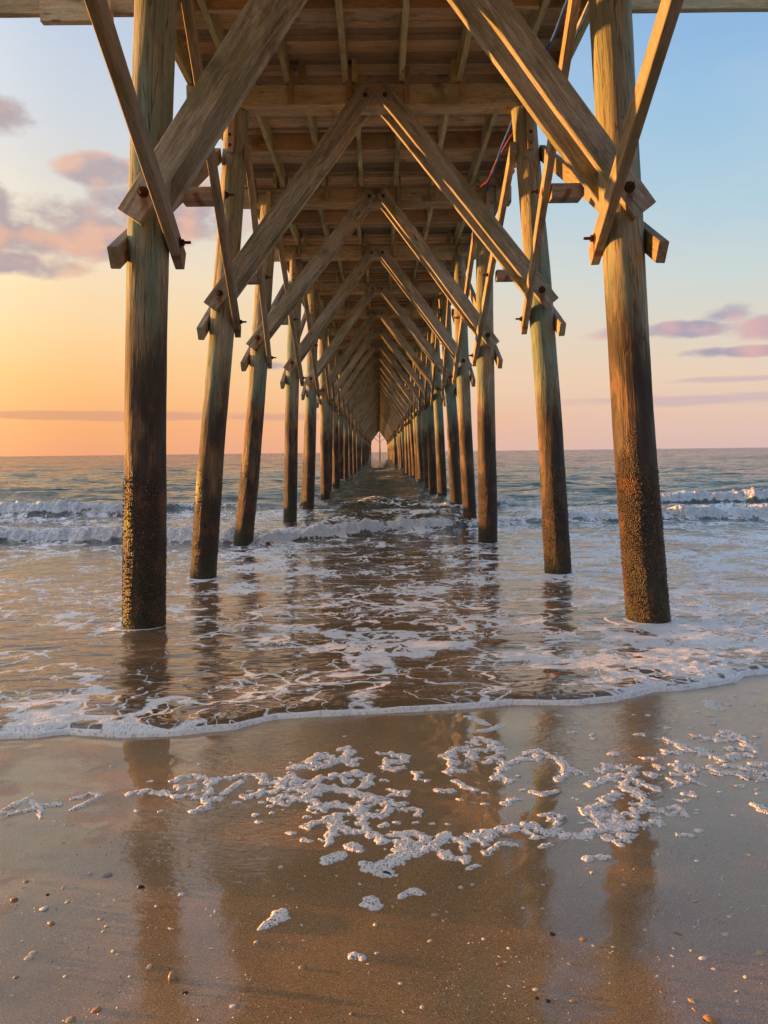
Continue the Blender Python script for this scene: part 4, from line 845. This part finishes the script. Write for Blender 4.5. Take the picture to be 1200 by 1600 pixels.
# ------------------------------------------------------------------ foam on the sand
def seg_dist(px, py, a, b):
    ax, ay = a; bx, by = b; dx, dy = bx-ax, by-ay; L = dx*dx+dy*dy+1e-9
    t = np.clip(((px-ax)*dx+(py-ay)*dy)/L, 0, 1); return np.hypot(px-ax-t*dx, py-ay-t*dy)
def foam_patch(label, r, strokes, seed, group=None, step=None):
    pts = [p for s_ in strokes for p in s_]; m = r*2.2
    x0, x1 = min(p[0] for p in pts)-m, max(p[0] for p in pts)+m; y0, y1 = min(p[1] for p in pts)-m, max(p[1] for p in pts)+m
    st = step or .0042; gx = np.arange(x0, x1, st); gy = np.arange(y0, y1, st*1.25); GX, GY = np.meshgrid(gx, gy)
    wx = GX+r*.55*fbm(GX*22, GY*22, 2, seed); wy = GY+r*.8*fbm(GX*22+5, GY*22, 2, seed+3)
    D_ = np.full_like(GX, 9.)
    lone = len(strokes) == 1 and len(strokes[0]) < 4
    for s_ in strokes:
        if len(s_) == 1: s_ = s_+s_
        for a, b in zip(s_, s_[1:]): D_ = np.minimum(D_, seg_dist(wx, (wy), a, b))
    rr_ = r*(1.3+.3*fbm(GX*28, GY*28, 2, seed+9)) if lone else r*(.95+.8*fbm(GX*28, GY*28, 2, seed+9))
    f = 1-D_/np.maximum(rr_, r*.3)
    hole = perlin(GX*45, GY*45, seed+12)
    f = np.where((hole > (9 if lone else .36)) & (f < .8), f-.9*(hole-.5), f)
    h = np.where(f > 0, min(.0048, r*.4)*(.75*sstep(f, -.1, .3)+.45*np.clip(f, 0, 1)), f*.03)
    cell = perlin(GX*75, GY*75, seed+15)
    h = np.where(f > 0, h*(1-.45*sstep(np.abs(cell), .0, .35)*0)-.0022*sstep(cell, .3, .6)+.0006*perlin(GX*110, GY*110, seed+17), h*1.0-.002)
    h = np.maximum(h, -.012)
    GZ = beach(GX, GY)+relief(GX, GY)+h
    keep = f > -.25
    ny, nx = GX.shape
    F_ = grid_faces(ny, nx); kf = keep.ravel()[F_].any(1); F_ = F_[kf]
    if not len(F_): return
    u, invx = np.unique(F_, return_inverse=True); F_ = invx.reshape(F_.shape)
    cx, cy = GX.ravel()[u].mean(), GY.ravel()[u].mean(); cz = beach(cx, cy)
    V = np.stack([GX.ravel()[u]-cx, GY.ravel()[u]-cy, GZ.ravel()[u]-cz], -1)
    o = link('foam_patch', new_mesh('foam_patch', V, F_), M_foam, label=label, cat='foam', group=group); o.location = (cx, cy, cz)
for i, (lab, r, strokes) in enumerate(FOAM): foam_patch(lab, r, strokes, i*3+1)
SHORT_FOAM = {0: 'looped foam scrap at far left', 1: 'hook-shaped foam scrap', 2: 'lacy left foam patch', 4: 'widest foam patch', 5: 'tailed branching foam patch', 7: 'knobbed upright foam scrap', 8: 'tapering foam scrap', 10: 'boot-shaped foam scrap', 12: 'dumbbell foam scrap', 13: 'bubbly patch with dark stone', 17: 'slanting scrap under swash line', 18: 'comb-like foam patch', 19: 'Y-shaped foam patch', 20: 'arched foam strip', 22: 'bent foam scrap', 23: 'round-ended foam sliver', 24: 'beak-shaped foam scrap', 25: 'winged foam scrap', 26: 'large knotted foam patch', 27: 'foam cap of knotted patch', 28: 'crescent foam tail', 29: 'feathery foam patch', 30: 'foam bank at right edge', 32: 'crumbly foam chain', 33: 'lowest link of foam chain', 34: 'bone-shaped foam film', 43: 'smooth foam lozenge', 44: 'foam knob at right edge'}
SHORT_SHELL = {0: 'lumpy white shell piece', 1: 'smooth tan pebble at left', 2: 'oval grey shell', 4: 'touching pair of cream shells', 5: 'touching pair of cream shells', 6: 'rusty tan pebble', 7: 'little tan pebble at left', 10: 'dark stone on left reflection', 11: 'round white shell by left reflection', 12: 'white chip on left reflection', 14: 'long orange shell', 17: 'sea snail shell', 19: 'grey pebble at left edge', 20: 'sea snail shell', 21: 'pale chip high at left', 22: 'bright round white bottom shell', 23: 'small lowest foam ball', 24: 'oval tan pebble', 25: 'heart-shaped foam lump', 26: 'kidney-shaped foam lump', 27: 'white sliver between left reflections', 29: 'large dark stone in foam', 30: 'white disc shell at bottom', 31: 'tan oval shell', 32: 'cream oval shell', 33: 'pinkish shell', 40: 'short foam dash', 41: 'orange shell at bottom', 42: 'bright orange shell', 43: 'bright orange shell', 44: 'pale shell on right reflection', 45: 'largest white oval shell', 48: 'largest white oval shell', 49: 'largest white oval shell', 50: 'cream round shell at right', 51: 'big tan shell wedge', 53: 'broken ribbed orange shell', 54: 'lone high white shell', 55: 'pale pebble at right', 56: 'cream round shell at right', 57: 'white chip at right edge', 58: 'reddish shell piece', 59: 'pebble by right reflection', 60: 'big tan shell wedge'}
ORD = ['', 'second ', 'third ', 'fourth ', 'fifth ', 'sixth ', 'seventh ', 'eighth ']
def name_small(items, refs, noun_of):
    groups = {}
    for i, it in enumerate(items):
        best = min(refs, key=lambda q: math.hypot(q[1]-it[0], q[2]-it[1]))
        dx, dy = it[0]-best[1], it[1]-best[2]
        dr = ('left of' if dx < 0 else 'right of') if abs(dx) > abs(dy) else ('beyond' if dy > 0 else 'in front of')
        groups.setdefault((noun_of(i), dr, best[0]), []).append((math.hypot(dx, dy), i))
    out = {}
    for (noun, dr, ref), l in groups.items():
        l.sort()
        for k, (_, i) in enumerate(l): out[i] = (noun+', '+(ORD[k]+'nearest one ' if len(l) > 1 else '')+dr+' the '+ref)
    return out
foam_refs = [(SHORT_FOAM[k], x_, y_) for k in SHORT_FOAM for s_ in FOAM[k][2] for x_, y_ in s_]
FL_LABEL = name_small(FLECKS, foam_refs, lambda i: 'larger loose foam fleck' if FLECKS[i][2] > .018 else 'little loose foam fleck')
for i, (a, b, r) in enumerate(FLECKS):
    q = random.Random(i); foam_patch(FL_LABEL[i], r*.62, [[(a-r*.35, b), (a+r*.35, b+q.uniform(-.5, .5)*r)]], i*5+300, 'loose flecks of foam on the wet sand', .003)

# ------------------------------------------------------------------ shells and stones
def clam_mesh(seed):
    q = random.Random(seed); V = []; F = []; nr, nt = 7, 16; asp = q.uniform(.6, .85)
    for i in range(nr):
        f = (i+1)/nr
        for j in range(nt):
            a = 2*math.pi*j/nt; rad = f*(1-.18*math.cos(a)); rib = 1+.04*math.cos(j*math.pi)*f
            V.append((rad*rib*math.cos(a)+.25*(1-f), rad*rib*math.sin(a)*asp, .42*math.sqrt(max(0, 1-f*f))*1.0-.06))
    V.append((.25, 0, .38)); c = len(V)-1
    for j in range(nt): F.append((c, j, (j+1) % nt))
    for i in range(nr-1):
        for j in range(nt): F.append((i*nt+j, (i+1)*nt+j, (i+1)*nt+(j+1) % nt, i*nt+(j+1) % nt))
    return new_mesh('shell', V, F)
def pebble_mesh(seed):
    bm = bmesh.new(); bmesh.ops.create_icosphere(bm, subdivisions=2, radius=1); q = random.Random(seed); a = q.uniform(.6, .8)
    for v in bm.verts:
        p = v.co.copy(); n_ = .16*math.sin(p.x*2.6+seed)+.12*math.sin(p.y*3.7+seed*2)+.08*math.sin(p.z*5+seed)
        v.co = Vector((p.x*(1+n_), p.y*a*(1+n_), p.z*.45*(1+n_)+.05))
    me = bpy.data.meshes.new('pebble'); bm.to_mesh(me); bm.free(); me.polygons.foreach_set('use_smooth', [True]*len(me.polygons)); return me
def frag_mesh(seed):
    q = random.Random(seed); n = q.randint(5, 7); V = []; F = []
    ang = sorted(q.uniform(0, 6.28) for _ in range(n))
    for z_, k in ((-.12, 1.), (.10, .95), (.2, .55)):
        for a in ang: V.append((math.cos(a)*k*(1+.2*math.sin(a*3+seed)), math.sin(a)*k*.62, z_+.12*math.cos(a)))
    for L in range(2):
        for j in range(n): F.append((L*n+j, L*n+(j+1) % n, (L+1)*n+(j+1) % n, (L+1)*n+j))
    F.append(tuple(2*n+j for j in range(n))); return new_mesh('chip', V, F, False)
def snail_mesh(seed):
    V = []; F = []; ns, nt = 60, 10
    for i in range(ns):
        f = i/(ns-1); a = f*2*math.pi*3.2; R_ = .62*(1-f)**1.1+.02; rt = .46*(1-f)+.02
        c = Vector((-.5+1.5*f, R_*math.cos(a)*.8, .35+R_*math.sin(a)*.6)); rad = Vector((0, math.cos(a), math.sin(a)))
        for j in range(nt):
            b_ = 2*math.pi*j/nt; p = c+rad*rt*math.cos(b_)+Vector((1, 0, 0))*rt*math.sin(b_); V.append(p[:])
    for i in range(ns-1):
        for j in range(nt): F.append((i*nt+j, i*nt+(j+1) % nt, (i+1)*nt+(j+1) % nt, (i+1)*nt+j))
    return new_mesh('snail', V, F)
MK = {'clam': clam_mesh, 'pebble': pebble_mesh, 'frag': frag_mesh, 'snail': snail_mesh}
NM = {'clam': ('shell', 'shell'), 'pebble': ('pebble', 'stone'), 'frag': ('shell_fragment', 'shell'), 'snail': ('snail_shell', 'shell')}
for i, (a, b, r, kind, colr, lab) in enumerate(SHELLS):
    q = random.Random(i+9); me = MK[kind](i); nm, cat = NM[kind]
    if 'white shell piece' in lab or 'stone' in lab or 'pebble' in lab or kind != 'pebble': pass
    o = link(nm, me, M_shell[colr], label=lab, cat=('shell' if 'shell' in lab.split(' under ')[0] and kind != 'pebble' else cat))
    o.scale = (r, r, r*q.uniform(.8, 1.1)); o.rotation_euler = (q.uniform(-.15, .15), q.uniform(-.15, .15), q.uniform(-.5, .5) if kind != 'frag' else q.uniform(0, 6.28))
    o.location = (a, b, beach(a, b)+float(relief(np.array([a]), np.array([b]))[0])+r*.04)
chip = [frag_mesh(900+k) for k in range(5)]+[pebble_mesh(950+k) for k in range(2)]
for k, c_ in enumerate(('white', 'pale', 'cream', 'tan', 'white', 'pale', 'cream')): chip[k].materials.append(M_shell[c_])
CK = [random.Random(i+400).randint(0, 6) for i in range(len(CHIPS))]
CW = ('tiny white chip', 'tiny pale chip', 'tiny cream chip', 'tiny tan chip', 'tiny white chip', 'tiny pale crumb', 'tiny cream crumb')
CH_LABEL = name_small(CHIPS, [(SHORT_SHELL[k], SHELLS[k][0], SHELLS[k][1]) for k in SHORT_SHELL], lambda i: CW[CK[i]])
for i, (a, b) in enumerate(CHIPS):
    q = random.Random(i+400); r = q.uniform(.005, .0085)*(b/2.2)
    o = link('shell_chip', chip[CK[i]], None, label=CH_LABEL[i], cat='shell', group='tiny shell chips scattered on the wet sand')
    o.scale = (r, r, r); o.rotation_euler = (q.uniform(-.2, .2), q.uniform(-.2, .2), q.uniform(0, 6.28)); o.location = (a, b, beach(a, b)+float(relief(np.array([a]), np.array([b]))[0])+r*.05)
# grit: uncountable crumbs of shell and coarse grains
V = []; F = []; q = np.random.RandomState(11); k = 0; mats = []
for i in range(9000):
    yy = 1.35+3.0*q.rand()**1.3; xx = q.uniform(-.62, .62)*yy
    if perlin(np.array(xx*1.7), np.array(yy*1.7), 71) < q.uniform(-.5, .4): continue
    s_ = .0012+.0026*q.rand()**3; z_ = float(beach(xx, yy)+relief(np.array([xx]), np.array([yy]))[0])
    a = q.rand()*6.28; e = q.uniform(.5, 1)
    P4 = [(s_*math.cos(a+j*1.571)*(1 if j % 2 else e), s_*math.sin(a+j*1.571)*(1 if j % 2 else e)) for j in range(4)]
    V += [(xx+u, yy+v, z_-.0004) for u, v in P4]+[(xx, yy, z_+s_*.7)]
    F += [(k+j, k+(j+1) % 4, k+4) for j in range(4)]; mats += [0 if q.rand() < .6 else 1 if q.rand() < .5 else 2]*4; k += 5
me = new_mesh('shell_grit', V, F, False)
for c_ in ('pale', 'tan', 'dark'): me.materials.append(M_shell[c_])
me.polygons.foreach_set('material_index', mats)
link('shell_grit', me, None, kind='stuff', label='fine grit of broken shell scattered over the wet sand')
bpy.context.view_layer.update()
